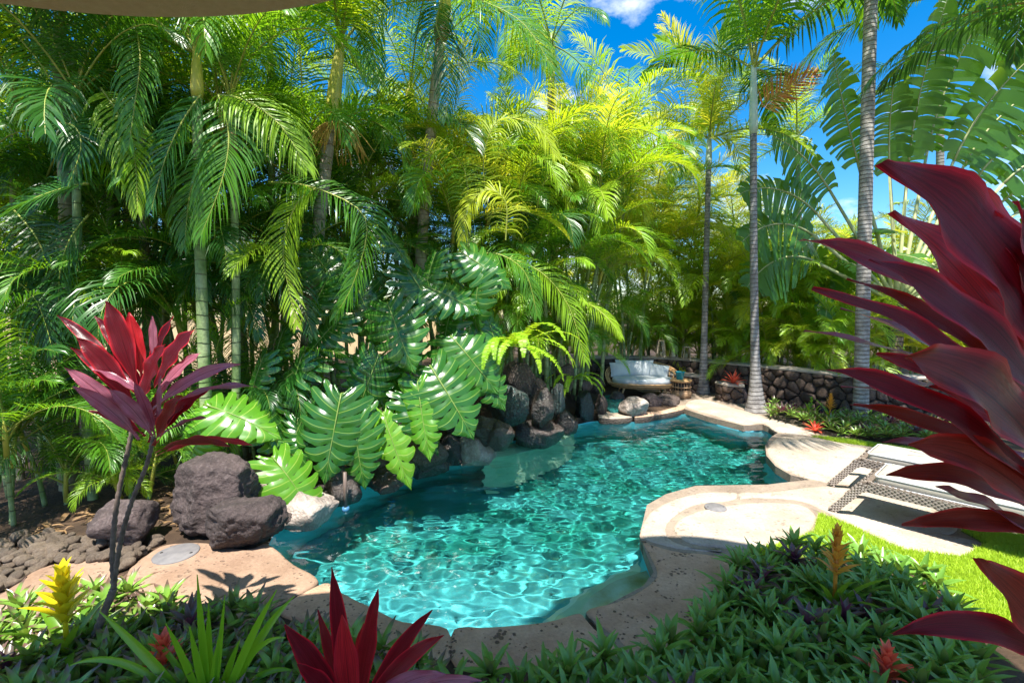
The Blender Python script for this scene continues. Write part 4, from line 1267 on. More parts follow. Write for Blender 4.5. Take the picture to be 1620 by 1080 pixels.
hero(ST, [(160,140),(190,185),(212,240),(218,335)], (4.8,4.6), M['palm_lime'], 0.45, 46, 0.9, seed=7)
SL = 'slim pale cane palm right of the thick brown stem'
hero(SL, [(90,195),(118,200),(128,235),(106,300)], (4.7,4.5), D_, 0.45, 46, 1.0, seed=8)
hero(SL, [(140,290),(100,298),(45,318),(-10,350)], (4.6,4.4), D_, 0.5, 50, 0.5, seed=9)
hero(SL, [(140,340),(110,380),(95,430),(92,500)], (4.8,4.6), D_, 0.5, 46, 0.7, seed=10)
SH = 'slender cane palm with brown hanging leaf sheath'
hero(SH, [(500,298),(468,325),(448,400),(470,515)], (5.2,5.0), M['palm_lime'], 0.45, 60, 0.5, seed=11)
hero(SH, [(425,288),(500,298),(578,345),(562,440),(530,500)], (5.3,5.1), I_, 0.48, 70, 0.7, seed=12)
hero(SH, [(345,225),(320,255),(300,310),(292,390)], (5.0,4.8), I_, 0.5, 50, 0.8, seed=13)
SE = 'shaded palm at the far left edge of the picture'
hero(SE, [(30,60),(70,110),(95,170),(100,240)], (5.0,4.8), I_, 0.5, 50, 0.8, seed=14)
hero(SE, [(20,330),(60,380),(80,450),(70,530)], (5.0,4.7), D_, 0.5, 50, 0.7, seed=15)
hero(SE, [(-20,420),(20,440),(60,480),(85,560)], (4.7,4.5), D_, 0.5, 46, 0.7, seed=16)

for k in range(12):
    hx = -10+42*k; rr = random.Random(900+k); y0_ = rr.uniform(380,470)
    sgn = -1 if k % 2 else 1
    hero((SE,SL,ST,GW,SH)[min(4,k//3)], [(hx, y0_), (hx+sgn*25, y0_-12), (hx+sgn*60, y0_+25), (hx+sgn*85, y0_+95)], (5.6+0.3*rr.random(),5.3), (D_,I_)[k % 2], 0.45, 46, 0.7, seed=40+k)

# --- leaning foxtail with ringed tan trunk, yellow crownshaft
base = bz(468, 6.3); top = P(524, 190, 6.3)
e = palm('leaning_palm', 'leaning ringed tan palm trunk with yellow crownshaft left of centre', base, top, 0.095, 0.075, M['trunk_tan'], 'king', 11, 0.95, (I_,Y_,D_), 71, bend=0.1, shaft=M['crownshaft_yellow'], shaft_len=0.95, bands=(0,1,1,2,2,3,4,5))
M['fruit'] = solid('golden_flower_stalk', (0.45,0.27,0.05), (0.62,0.42,0.09), 0.6)
mb = MB(); fr_ = random.Random(5)
for k in range(60):
    a = fr_.uniform(0,6.28); q = Vector((0,0,0)); d = Vector((math.cos(a)*0.6, math.sin(a)*0.6-0.2, 0.3)); pts = [q.copy()]
    for s in range(6):
        d += Vector((fr_.uniform(-.2,.2), fr_.uniform(-.2,.2), -0.32)); q = q + d.normalized()*0.10; pts.append(q.copy())
    mb.tube(pts, [0.008]*7, 3)
o = mb.build('flower_stalk', M['fruit'], e); o.location = top - base + Vector((0.15,-0.1,-0.1)); o['kind'] = 'stuff'

# --- palms of the middle
palm('tall_palm', 'tall palm with long arching fronds at the top centre', bz(655, 7.6), P(700, 40, 7.3), 0.10, 0.08, M['trunk_tan'], 'king', 14, 1.15, (I_,I_,Y_,D_), 72, bend=0.2, shaft=M['crownshaft_yellow'], shaft_len=0.6, bands=(0,1,1,2,2,3,3,4), sheath=True)
palm('tall_palm', 'palm with drooping dry-tipped fronds against the sky right of top centre', bz(890, 9.5), P(872, 110, 9.2), 0.09, 0.07, M['cane_brown'], 'king', 11, 0.95, (I_,D_,Y_), 73, bend=0.3, shaft=M['rachis_dk'], shaft_len=0.5, bands=(1,2,2,3,4,5))
palm('tall_palm', 'palm with thick yellowish trunk behind the golden fronds', bz(650, 8.4), P(650, 190, 8.4), 0.11, 0.10, M['trunk_tan'], 'king', 9, 0.9, (I_,Y_), 74, bend=0.1, shaft=M['crownshaft_yellow'], shaft_len=0.5)
MID = [
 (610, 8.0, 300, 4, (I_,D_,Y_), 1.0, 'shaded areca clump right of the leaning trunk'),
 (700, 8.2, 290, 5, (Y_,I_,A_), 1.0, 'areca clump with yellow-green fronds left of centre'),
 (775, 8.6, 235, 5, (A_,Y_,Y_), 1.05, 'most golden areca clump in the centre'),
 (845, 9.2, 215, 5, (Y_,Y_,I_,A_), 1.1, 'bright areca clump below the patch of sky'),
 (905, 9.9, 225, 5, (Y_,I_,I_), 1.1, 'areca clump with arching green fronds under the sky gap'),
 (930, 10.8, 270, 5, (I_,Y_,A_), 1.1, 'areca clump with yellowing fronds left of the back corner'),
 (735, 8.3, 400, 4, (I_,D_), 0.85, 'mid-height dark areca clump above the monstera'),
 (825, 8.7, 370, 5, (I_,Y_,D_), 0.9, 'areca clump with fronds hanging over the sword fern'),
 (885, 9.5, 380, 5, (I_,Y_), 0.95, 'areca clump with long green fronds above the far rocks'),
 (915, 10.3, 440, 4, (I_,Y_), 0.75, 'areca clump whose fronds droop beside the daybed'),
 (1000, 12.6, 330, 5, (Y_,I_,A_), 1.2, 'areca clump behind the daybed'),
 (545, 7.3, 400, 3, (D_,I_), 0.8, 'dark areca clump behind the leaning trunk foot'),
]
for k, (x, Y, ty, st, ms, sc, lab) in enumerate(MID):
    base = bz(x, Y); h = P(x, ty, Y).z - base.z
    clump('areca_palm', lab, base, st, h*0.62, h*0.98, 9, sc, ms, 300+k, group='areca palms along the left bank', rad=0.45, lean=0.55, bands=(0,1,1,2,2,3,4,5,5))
LOW = [(770,8.4,470,4,0.75,(I_,Y_),'low areca clump above the sword fern'),(840,8.9,490,4,0.75,(Y_,I_),'low areca clump overhanging the upright black boulder'),(875,9.4,510,3,0.6,(I_,Y_),'low areca clump overhanging the teal stained boulders'),(895,10.4,540,3,0.5,(Y_,I_),'low areca clump beside the daybed arm'),(985,12.8,500,4,0.9,(Y_,I_),'low areca clump directly behind the daybed')]
for k, (x, Y, ty, st, sc, ms, lab) in enumerate(LOW):
    base = bz(x, Y); h = max(0.5, P(x, ty, Y).z - base.z)
    clump('areca_palm', lab, base, st, h*0.35, h*0.9, 9, sc, ms, 700+k, group='areca palms along the left bank', rad=0.4, lean=0.8, bands=(0,1,2,2,3,4,5,5,5))
PALMS = {o['label']: o for o in col.objects if o.parent is None and 'label' in o and o.get('category') == 'palm'}
FN = 'areca clump with fronds hanging over the sword fern'
hero(FN, [(795,405),(855,430),(900,485),(926,572)], (7.1,6.8), M['palm_lime'], 0.55, 56, 0.8, seed=21)
hero(FN, [(730,415),(780,400),(830,430),(850,500)], (6.8,6.6), I_, 0.5, 56, 0.9, seed=22)
GA = 'most golden areca clump in the centre'
hero(GA, [(772,330),(765,250),(790,190),(850,200),(880,250)], (6.9,6.6), A_, 0.55, 64, 0.7, seed=23)
hero(GA, [(740,330),(735,270),(700,235),(660,270),(650,330)], (6.9,6.6), M['palm_lime'], 0.5, 60, 0.8, seed=24)
hero(GA, [(800,380),(800,320),(770,300),(740,330),(730,390)], (6.7,6.5), A_, 0.45, 56, 0.8, seed=25)
BS = 'bright areca clump below the patch of sky'
hero(BS, [(870,300),(880,230),(915,190),(960,200),(975,250)], (8.0,7.8), M['palm_lime'], 0.55, 60, 0.7, seed=26)
hero(BS, [(850,330),(860,290),(900,270),(935,300),(945,370)], (7.8,7.6), M['palm_lime'], 0.55, 60, 0.8, seed=27)
TT = 'tall palm with long arching fronds at the top centre'
hero(TT, [(710,-10),(770,5),(830,40),(875,110)], (6.8,6.5), I_, 0.7, 64, 0.7, seed=28)
hero(TT, [(700,0),(690,40),(710,100),(705,190)], (6.8,6.5), D_, 0.6, 60, 0.9, seed=29)
hero(TT, [(690,0),(620,10),(590,60),(600,130)], (6.8,6.5), I_, 0.6, 60, 0.9, seed=30)
palm('arching_palm', 'young palm with one wide bright frond arching over the far rocks', bz(868, 8.7), P(862, 470, 8.5), 0.05, 0.04, M['cane'], 'king', 6, 0.72, (Y_,I_), 75, bands=(1,2,3,4), spread=(-2.2,-0.2))

# --- behind the wall
BACK = [
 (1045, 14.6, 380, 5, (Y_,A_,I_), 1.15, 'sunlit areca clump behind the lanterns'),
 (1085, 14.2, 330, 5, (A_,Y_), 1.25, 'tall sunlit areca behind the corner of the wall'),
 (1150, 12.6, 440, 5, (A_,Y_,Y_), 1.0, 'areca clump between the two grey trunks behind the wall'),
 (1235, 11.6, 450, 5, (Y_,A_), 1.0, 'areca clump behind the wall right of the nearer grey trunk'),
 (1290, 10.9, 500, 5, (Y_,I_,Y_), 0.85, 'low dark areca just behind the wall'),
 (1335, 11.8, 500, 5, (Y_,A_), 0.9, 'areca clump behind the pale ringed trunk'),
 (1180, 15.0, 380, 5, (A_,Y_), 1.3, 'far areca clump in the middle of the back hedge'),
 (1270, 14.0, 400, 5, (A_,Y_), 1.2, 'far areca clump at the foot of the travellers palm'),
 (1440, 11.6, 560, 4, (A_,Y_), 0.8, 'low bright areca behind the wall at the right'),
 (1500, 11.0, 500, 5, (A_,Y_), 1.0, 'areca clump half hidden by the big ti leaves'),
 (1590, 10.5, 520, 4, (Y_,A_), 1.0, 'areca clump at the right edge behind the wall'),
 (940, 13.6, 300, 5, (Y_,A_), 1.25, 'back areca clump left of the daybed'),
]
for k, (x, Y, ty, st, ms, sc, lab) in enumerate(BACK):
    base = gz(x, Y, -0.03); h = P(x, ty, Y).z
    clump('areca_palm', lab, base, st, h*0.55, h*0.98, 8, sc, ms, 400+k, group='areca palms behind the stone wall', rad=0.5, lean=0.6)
# far screen of palms
LOWB = [(1030,14.2,500,'low areca clump behind the lanterns'),(1085,14.0,510,'low areca clump left of the slender trunk behind the wall'),(1135,12.9,520,'low areca clump right of the slender trunk behind the wall'),(1180,12.0,510,'low areca clump left of the crownshaft palm behind the wall'),(1240,11.4,520,'low areca clump right of the crownshaft palm behind the wall'),(1320,10.5,530,'low areca clump left of the pale ringed trunk behind the wall')]
for k, (x, Y, ty, lab) in enumerate(LOWB):
    h = max(0.6, P(x, ty, Y).z)
    clump('areca_palm', lab, gz(x, Y, -0.03), 4, h*0.3, h*0.95, 9, 0.85, (A_,Y_,Y_), 800+k, group='areca palms behind the stone wall', rad=0.5, lean=0.8, bands=(0,1,2,2,3,4,5))  # lime and gold leaves stand in for sunlight that the crowns block
fr2 = random.Random(21)
SCREEN = [(-260,'outside the left edge'),(-120,'just beyond the left edge'),(10,'behind the far left stems'),(130,'seen between the thick brown stem and the cane'),(250,'behind the left ti crown'),(380,'behind the sheathed cane'),(490,'behind the foot of the leaning trunk'),(600,'behind the dark arecas'),(730,'behind the golden areca'),(850,'below the patch of sky'),(975,'left of the lanterns'),(1060,'above the lanterns'),(1130,'behind the slender grey trunk'),(1215,'behind the crownshaft palm'),(1310,'behind the banana leaves'),(1400,'behind the fan palm trunk'),(1500,'behind the big ti leaves'),(1620,'at the right edge'),(1800,'beyond the right edge')]
for k, (x, where) in enumerate(SCREEN):
    Y = fr2.uniform(14.5, 19)
    base = gz(x, Y, -0.03); h = fr2.uniform(2.6, 4.0) if x > 700 else fr2.uniform(4,7)
    clump('screen_palm', 'far screen palm ' + where, base, 4, h*0.35, h, 8, 1.35, (Y_,A_,Y_) if x > 700 else (I_,Y_,I_), 500+k, group='far screen of palms', rad=0.8, lean=0.7, bands=(0,1,2,3,4,5))
# tan garden wall glimpsed behind the left thicket
mb = MB(); mb.box((-16,13.2,-0.1),(-2.2,13.45,1.85)); tag(mb.build('garden_wall', M['stucco'], smooth=False), 'tan garden wall glimpsed between the stems of the left thicket', 'wall')

# thicket of arecas filling the left side
THICK = [(-40,6.2,330,4,0.95,'areca clump low at the left edge'),(40,6.0,250,4,1.0,'areca clump behind the far left palm'),(110,6.8,180,4,1.1,'areca clump above the slim pale cane'),(150,5.8,380,3,0.8,'low areca clump behind the ti leaves'),(215,7.2,200,4,1.1,'areca clump behind the straight ringed cane'),
 (275,6.2,330,3,0.9,'mid-height areca clump left of the green-white stem'),(300,7.4,120,4,1.2,'tall areca clump above the green-white stem'),(350,6.4,300,4,0.95,'areca clump whose fronds hang in front of the sheathed cane'),(410,6.9,220,4,1.05,'areca clump hanging left of the leaning trunk'),(470,7.4,150,4,1.15,'areca clump behind the yellow crownshaft'),
 (400,6.1,430,3,0.75,'low areca clump above the monstera at its left'),(60,5.3,440,3,0.75,'low areca clump behind the thick brown stem'),(560,7.9,180,4,1.15,'areca clump right of the yellow crownshaft'),(-90,7.5,120,4,1.2,'tall areca clump beyond the left edge')]
for k, (x, Y, ty, st, sc, lab) in enumerate(THICK):
    base = gz(x, Y, -0.03); h = P(x, ty, Y).z
    clump('areca_palm', lab, base, st, h*0.45, h*0.98, 9, sc, (D_,I_,D_,I_,Y_) if k % 3 else (I_,Y_,D_), 600+k, group='areca palms of the left thicket', rad=0.45, lean=0.5, bands=(0,1,2,2,3,4,5,5,5))

# --- three trunked palms by the wall
b1 = P(1112, 617, 11.35); b1.z = 0
palm('slender_palm', 'slender grey-trunked palm with sunlit yellow-green crown near the lanterns', b1, P(1121, 262, 11.35), 0.08, 0.06, M['trunk_grey'], 'fox', 13, 1.12, (A_,Y_,Y_), 81, bend=0.05, shaft=M['crownshaft'], shaft_len=0.7, flare=0.14, bands=(0,0,1,1,2,2,3,4))
b2 = G(1197, 650, 0)
palm('crownshaft_palm', 'grey palm with pale waxy crownshaft between the slender palm and the pale ringed trunk', b2, P(1192, 210, b2.y), 0.085, 0.062, M['trunk_grey'], 'royal', 9, 1.3, (D_,D_,I_), 82, bend=0.06, shaft=M['crownshaft'], shaft_len=1.25, flare=0.20, bands=(0,1,1,2,2,3), az0=0.4)
b3 = P(1362, 662, 8.55); b3.z = 0
palm('ringed_palm', 'pale closely ringed trunk of the palm running out of the top', b3, P(1380, -75, 8.55), 0.118, 0.10, M['trunk_pale'], 'royal', 12, 1.4, (D_,I_,D_), 83, bend=0.05, shaft=M['crownshaft'], shaft_len=0.9, flare=0.02, bands=(2,3,3,4,4,5), az0=0.2)
palm('edge_palm', 'dark palm crown hanging in from the upper right edge', gz(1720, 6.4, -0.03), P(1690, 60, 6.4), 0.10, 0.08, M['trunk_grey'], 'royal', 11, 1.05, (D_,D_,D_), 84, shaft=M['crownshaft'], shaft_len=0.5, bands=(1,2,3,3,4,5), az0=2.4)
palm('edge_palm', 'palm crown above the fan palm at the top right', gz(1500, 12.5, -0.03), P(1490, 30, 12.3), 0.10, 0.08, M['trunk_grey'], 'royal', 12, 1.35, (D_,D_,I_), 85, shaft=M['crownshaft'], shaft_len=0.6, bands=(1,2,3,3,4,4))
palm('edge_palm', 'feathery palm crown behind the banana leaves against the sky', gz(1262, 14, -0.03), P(1262, 250, 13.8), 0.09, 0.07, M['trunk_grey'], 'fox', 11, 1.2, (I_,Y_), 86, shaft=M['crownshaft'], shaft_len=0.6, bands=(0,1,2,2,3,4))
palm('added_shade_palm', 'unseen palm added beyond the right edge to dapple the deck', (5.3,4.2,-0.03), (5.3,4.2,6.4), 0.12, 0.09, M['trunk_grey'], 'royal', 13, 1.0, (D_,I_), 87, shaft=M['crownshaft'], shaft_len=0.7, bands=(0,1,1,2,2,3))  # added out of view so that its fronds throw dappled shade on the deck
# hero fronds of the sunlit crown
PALMS = {o['label']: o for o in col.objects if o.parent is None and 'label' in o and o.get('category') == 'palm'}
T1 = 'slender grey-trunked palm with sunlit yellow-green crown near the lanterns'
for k, (px, m) in enumerate((([(1118,215),(1085,140),(1040,92),(985,78)], A_), ([(1118,215),(1105,130),(1075,80),(1040,62)], Y_), ([(1122,215),(1128,130),(1140,70),(1170,40)], A_), ([(1122,215),(1150,150),(1180,110),(1215,120)], Y_), ([(1118,215),(1080,180),(1040,180),(1005,215)], A_), ([(1118,220),(1095,200),(1070,230),(1060,290)], Y_), ([(1122,220),(1150,215),(1170,250),(1180,310)], A_))):
    hero(T1, px, (11.2,10.9), m, 0.62, 60, 0.4, 20, 0.028, (0,-0.9,0.4), 60+k)
# the dry orange frond
e = empty('dry_frond', P(1203, 170, 9.9), 'dry orange palm frond pointing right behind the crownshaft', 'frond')
org = Vector(e.location)
pts = smooth_loop([P(1203,170,9.9)-org, P(1230,150,9.9)-org, P(1258,132,9.85)-org, P(1290,118,9.8)-org], 8, False)
me = frond_on_path('frond_dry', pts, nl=44, ll=0.55, lw=0.026, V=8, ldroop=-0.15, bare=0.05, seed=9, segs=3, thick=0.012, face=Vector((0,-1,0.2)))
o = link(bpy.data.objects.new('blade', me), e)
o.material_slots[0].link = 'OBJECT'; o.material_slots[0].material = M['palm_dead']
# ------------------------------------------------------------------ monstera
def monstera_mesh(seed, N_=9, narrow=1.0, droop=0.22):
    r = random.Random(seed)
    ctrl = [Vector(c+(0,)) for c in ((0.06,-0.06),(0.22,-0.17),(0.40,-0.10),(0.49,0.08),(0.51,0.27),(0.47,0.46),(0.38,0.65),(0.25,0.82),(0.11,0.94),(0.0,1.02))]
    oc = smooth_loop(ctrl, 10, False)
    def O(t):
        f = max(0, min(1, t))*(len(oc)-1); i = min(int(f), len(oc)-2); return oc[i].lerp(oc[i+1], f-i)
    mb = MB()
    ss = (0, .08, .14, .20, .26, .34, .42, .50, .60, .72, .84, .94, 1.0)
    for side in (-1, 1):
        ts = [0.0]
        for i in range(N_): ts.append(ts[-1]+r.uniform(0.8,1.2)*(1.0 if i else 0.9))
        ts = [t/ts[-1] for t in ts]
        for i in range(N_):
            vs, fs, uv = [], [], []
            tc = (ts[i]+ts[i+1])/2
            s0a, s0b = r.uniform(0.45,0.68), r.uniform(0.45,0.68)
            ha, hb = r.choice((0,0.30,0.4)), r.choice((0,0.30,0.4))
            for s in ss:
                def gap(s0, hole):
                    g = hole*math.exp(-((s-0.20)/0.055)**2)
                    if s > s0 and i < N_-1: g += 0.20 + 0.30*((s-s0)/(1-s0))**0.8
                    if s > 0.9: g += 0.25*((s-0.9)/0.1)**1.5
                    return min(g, 0.85)
                for c_, (s0, hole) in zip((-1,-0.5,0,0.5,1), ((s0a,ha),(s0a,ha),(s0a,0),(s0b,hb),(s0b,hb))):
                    hf = (ts[i+1]-ts[i])/2
                    t = tc + c_*hf*(1-(gap(s0,hole) if c_ else 0))
                    a = Vector((0, 0.0+0.95*(tc + c_*hf)**1.05, 0)); b = O(t)
                    if s > 0.9 and c_ in (-1,1): b = a.lerp(b, 0.975)
                    p = a.lerp(b, s) + Vector((0, 0.05*math.sin(math.pi*s)*(0.4+t), 0))
                    x, y = p.x*side*narrow, p.y
                    z = -0.42*(abs(x)**2) - droop*(max(0,y)**2) + 0.016*(1-abs(c_))*math.sin(math.pi*min(1,s*1.1)) + 0.018*noise.noise(Vector((x*5,y*5,seed)))
                    z -= 0.03*s*s*r.uniform(0.6,1.4)
                    vs.append((x,y,z)); uv.append((0.5+0.46*abs(c_), s))
            K = 5
            for a in range(len(ss)-1):
                for c in range(K-1):
                    q = (a*K+c, a*K+c+1, (a+1)*K+c+1, (a+1)*K+c)
                    fs.append(q if side < 0 else q[::-1])
            mb.add(vs, fs, uv, 0)
    mb.tube([(0,0.95*t, 0.004-droop*(0.95*t)**2) for t in [k/10 for k in range(11)]], [0.013*(1-0.8*k/10) for k in range(11)], 5, 1)
    return mb.mesh('monstera_leaf', [M['monstera'], M['petiole']])
MON = [monstera_mesh(s, 9 if s % 2 else 8, n_, d_) for s, n_, d_ in ((1,1.0,0.15),(2,0.95,0.28),(3,1.05,0.20),(4,0.70,0.25),(5,0.88,0.12),(6,1.0,0.35))]
mroot_px = (610, 640)
mr = P(600, 700, 5.75)
mroot = empty('monstera_plant', (mr.x, mr.y, 0.2), 'huge split-leaf monstera spilling over the rocks at the left of the pool', 'plant')
def orient(base, tip, hint):
    y = (tip-base).normalized()
    z = (hint - y*hint.dot(y)).normalized()
    x = y.cross(z)
    return Matrix((x, y, z)).transposed()
def mleaf(root, b, t, Yb, Yt, var, m, hint=(0,-1,0.9), wide=1.0, stem=None):
    base, tip = P(b[0], b[1], Yb), P(t[0], t[1], Yt)
    org = Vector(root.location)
    o = link(bpy.data.objects.new('leaf', MON[var]), root)
    L_ = (tip-base).length
    rot = orient(base, tip, Vector(hint).normalized())
    mat_ = Matrix.Translation(base-org) @ rot.to_4x4() @ Matrix.Diagonal((L_*wide, L_, L_, 1))
    o.matrix_basis = mat_
    o.material_slots[0].link = 'OBJECT'; o.material_slots[0].material = m
    s0 = base + Vector(((org.x-base.x)*0.25, 0.75, -0.35))
    mid = base + Vector(((org.x-base.x)*0.1, 0.30, -0.02))
    inv = mat_.inverted()
    pts = bezier(base-org, mid-org, s0-org, 8)
    mb = MB(); mb.tube([inv @ p for p in pts], [0.009/L_*(1+0.4*k/8) for k in range(9)], 6); pe = mb.build('petiole', M['petiole'], o)
    return o
MO, ML = M['monstera'], M['monstera_lit']
MLEAVES = [
 ((613,478),(648,580),5.7,5.3,0,MO,1.15),
 ((712,530),(786,612),5.9,5.6,2,MO,1.2),
 ((680,578),(748,682),5.6,5.2,0,MO,1.25),
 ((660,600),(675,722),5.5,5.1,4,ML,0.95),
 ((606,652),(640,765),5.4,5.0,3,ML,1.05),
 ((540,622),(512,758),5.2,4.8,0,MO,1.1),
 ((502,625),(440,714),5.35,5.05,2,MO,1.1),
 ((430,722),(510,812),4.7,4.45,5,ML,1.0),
 ((322,640),(430,668),4.9,4.75,1,ML,1.15),
 ((330,672),(285,738),4.9,4.7,2,ML,1.1),
 ((600,362),(655,408),6.0,5.8,3,MO,1.2),
 ((728,398),(808,446),6.2,6.0,0,MO,1.1),
 ((668,452),(756,480),6.0,5.8,2,MO,1.2),
 ((490,392),(556,478),5.9,5.7,0,MO,1.1),
 ((545,498),(466,566),5.7,5.5,2,MO,1.1),
 ((505,566),(392,618),5.5,5.3,1,MO,1.1),
 ((455,612),(398,668),5.4,5.25,0,MO,1.1),
 ((560,440),(600,540),6.0,5.8,1,MO,1.1),
 ((720,470),(690,560),6.1,5.9,0,MO,1.1),
 ((650,540),(590,620),5.9,5.7,5,MO,1.1),
 ((770,500),(800,580),6.2,6.0,2,MO,1.0),
 ((560,560),(610,640),5.7,5.5,2,MO,1.0),
 ((450,520),(420,590),5.8,5.6,0,MO,1.1),
 ((575,640),(585,720),5.45,5.2,4,MO,0.9),
 ((470,660),(480,740),5.3,5.0,4,MO,0.9),
 ((640,420),(700,500),6.0,5.8,0,MO,1.0),((520,440),(470,520),5.8,5.6,2,MO,1.0),((760,430),(740,520),6.1,5.9,1,MO,1.0),((600,560),(560,660),5.6,5.35,0,MO,1.0),((745,560),(800,640),5.9,5.65,2,MO,1.0),((640,620),(700,700),5.55,5.25,1,MO,0.95),((420,560),(380,640),5.4,5.2,2,MO,1.0),((560,660),(570,770),5.2,4.95,2,MO,1.0),((480,560),(440,640),5.45,5.25,5,MO,1.0),((690,400),(660,470),6.2,6.0,2,MO,1.0),((400,640),(455,720),5.2,5.0,0,MO,1.0),
]
for (b, t, Yb, Yt, v, m, w) in MLEAVES:
    mleaf(mroot, b, t, Yb, Yt, v, m, (0.55*math.sin(b[0]*1.7), -0.8, 0.9+0.3*math.sin(t[0])), w*0.76)
mb = MB()
for k in range(5):
    q = Vector((-0.4+0.22*k, 0.5, -0.4)); mb.tube([q, q+Vector((0.05,0,0.5)), q+Vector((-0.05+0.1*k,0.1,1.0+0.15*k))], [0.045,0.04,0.025], 8)
mb.build('stem', M['bark'], mroot)

# ------------------------------------------------------------------ broad leaves: ti, bromeliads, straps
def prof_ti(t): return (0.16+0.5*t if t < 0.12 else (math.sin(math.pi*min(1,((t-0.12)/0.88)**0.85*0.97+0.03))**0.8*0.95+0.10*(1-t)))*(1-max(0,(t-0.9)/0.1)**2*0.9)
def prof_strap(t): return (0.75+0.35*math.sin(math.pi*t))*(1-t**5)
def prof_bract(t): return math.sin(math.pi*(0.18+0.82*t))**0.8
def blade(mb, pts, width, hint, fold=0.12, prof=prof_ti, cols=6, wav=0.0, seed=0, twist=0.0, roll=0.0):
    n = len(pts)
    vs, fs, uv = [], [], []
    L_ = sum((pts[i+1]-pts[i]).length for i in range(n-1))
    for i, p in enumerate(pts):
        t = i/(n-1)
        T = (pts[min(i+1,n-1)]-pts[max(i-1,0)]).normalized()
        S = T.cross(hint)
        S = S.normalized() if S.length > 1e-4 else Vector((1,0,0))
        if twist or roll: S = Matrix.Rotation(roll+twist*t, 3, T) @ S
        Nn = S.cross(T).normalized()
        w = max(0.002, width*0.5*prof(t))
        for c in range(cols+1):
            x = 2*c/cols-1
            z = fold*w*(abs(x)**1.3)*1.6 + wav*abs(x)**2*math.sin(t*19+seed+ (2.1 if x > 0 else 0))*width*0.5
            vs.append(p + S*w*x + Nn*z); uv.append((0.5+0.5*x, t))
    K = cols+1
    for i in range(n-1):
        for c in range(cols):
            fs.append((i*K+c, i*K+c+1, (i+1)*K+c+1, (i+1)*K+c))
    mb.add(vs, fs, uv)
def arc(base, tip, bow, n=14):
    """curve from base to tip bowed by the vector bow at its middle"""
    return bezier(base, base.lerp(tip,0.5)+bow*2, tip, n)
def ti_leaf(root, b, t, Yb, Yt, wpx, m, hint=(0,-0.75,0.65), bow=(0,0,0.04), wav=0.16, fold=0.10, roll=0.0, cols=6):
    base, tip = P(b[0],b[1],Yb), P(t[0],t[1],Yt)
    org = Vector(root.location)
    w = wpx/FPX*(Yb+Yt)/2
    mb = MB()
    blade(mb, [p-org for p in arc(base, tip, Vector(bow)*(tip-base).length, 18)], w*(0.76 if cols == 6 else 1.0), Vector(hint), fold, prof_ti, cols, wav, b[0]+t[0], 0.0, roll)
    return mb.build('leaf', m, root)
TI, TP, TR, TD, TB = M['ti'], M['ti_purple'], M['ti_red'], M['ti_dark'], M['ti_brown']
# left ti plant: two ringed stems
tb_ = P(150, 1030, 2.55)
ti1 = empty('ti_plant', (tb_.x, tb_.y, 0.0), 'red and purple ti plant on twin ringed stems at the left', 'plant', 'red ti plants')
o1 = Vector(ti1.location)
def stem(root, pts, r0, r1, m=None, rings=0.002):
    org = Vector(root.location)
    pp = smooth_loop([p-org for p in pts], 12, False)
    return trunk_tube(root, pp, r0, r1, m or M['ti_stem'], 'stem', 9, 0, rings)
j = P(180, 930, 2.55)
stem(ti1, [P(100,1130,2.6), P(140,1030,2.58), P(166,965,2.55), j], 0.022, 0.019)
stem(ti1, [j, P(178,870,2.55), P(186,790,2.55), P(205,700,2.55), P(214,650,2.55)], 0.014, 0.011)
stem(ti1, [j, P(190,860,2.5), P(208,795,2.47), P(232,735,2.45), P(243,690,2.45)], 0.013, 0.010)
LT_ = [
 ((216,615),(168,476),2.55,2.55,42,TI),((226,605),(204,494),2.62,2.62,32,TR),((245,612),(308,522),2.55,2.5,44,TI),
 ((245,580),(241,500),2.6,2.6,16,TP),((212,640),(121,534),2.5,2.45,40,TI),((205,620),(90,499),2.65,2.7,24,TI),
 ((218,690),(102,582),2.4,2.3,32,TP),((220,695),(115,611),2.38,2.25,30,TP),((222,640),(260,545),2.45,2.4,46,TI),
 ((240,640),(318,558),2.5,2.5,28,TP),((238,650),(380,576),2.45,2.4,30,TP),((240,660),(407,612),2.4,2.3,30,TP),
 ((242,690),(172,615),2.35,2.25,30,TP),((246,690),(212,604),2.38,2.3,22,TP),((252,690),(254,594),2.4,2.35,18,TP),
 ((243,705),(287,625),2.35,2.28,38,TB),((250,690),(332,615),2.42,2.4,32,TD),((243,718),(364,706),2.35,2.2,30,TB),
 ((245,722),(400,704),2.4,2.35,28,TR),((250,700),(296,640),2.4,2.4,22,TR),((236,700),(250,620),2.45,2.5,30,TD),((230,640),(180,560),2.6,2.7,30,TD),
 ((225,625),(140,580),2.5,2.45,26,TP),((235,660),(345,590),2.5,2.5,24,TI),((228,615),(275,500),2.6,2.6,26,TD),((215,650),(112,550),2.55,2.55,24,TD),((240,700),(330,660),2.45,2.45,24,TP),((230,690),(140,650),2.4,2.35,24,TI),((222,610),(150,500),2.62,2.65,26,TI)]
for k, (b, t, yb, yt, w, m) in enumerate(LT_):
    up = t[1] < b[1]-70
    ti_leaf(ti1, b, t, yb, yt, w, m, (0.25 if t[0] < b[0] else -0.25, -0.9 if up else -0.35, 0.35 if up else 0.95), (0,0,0.09))
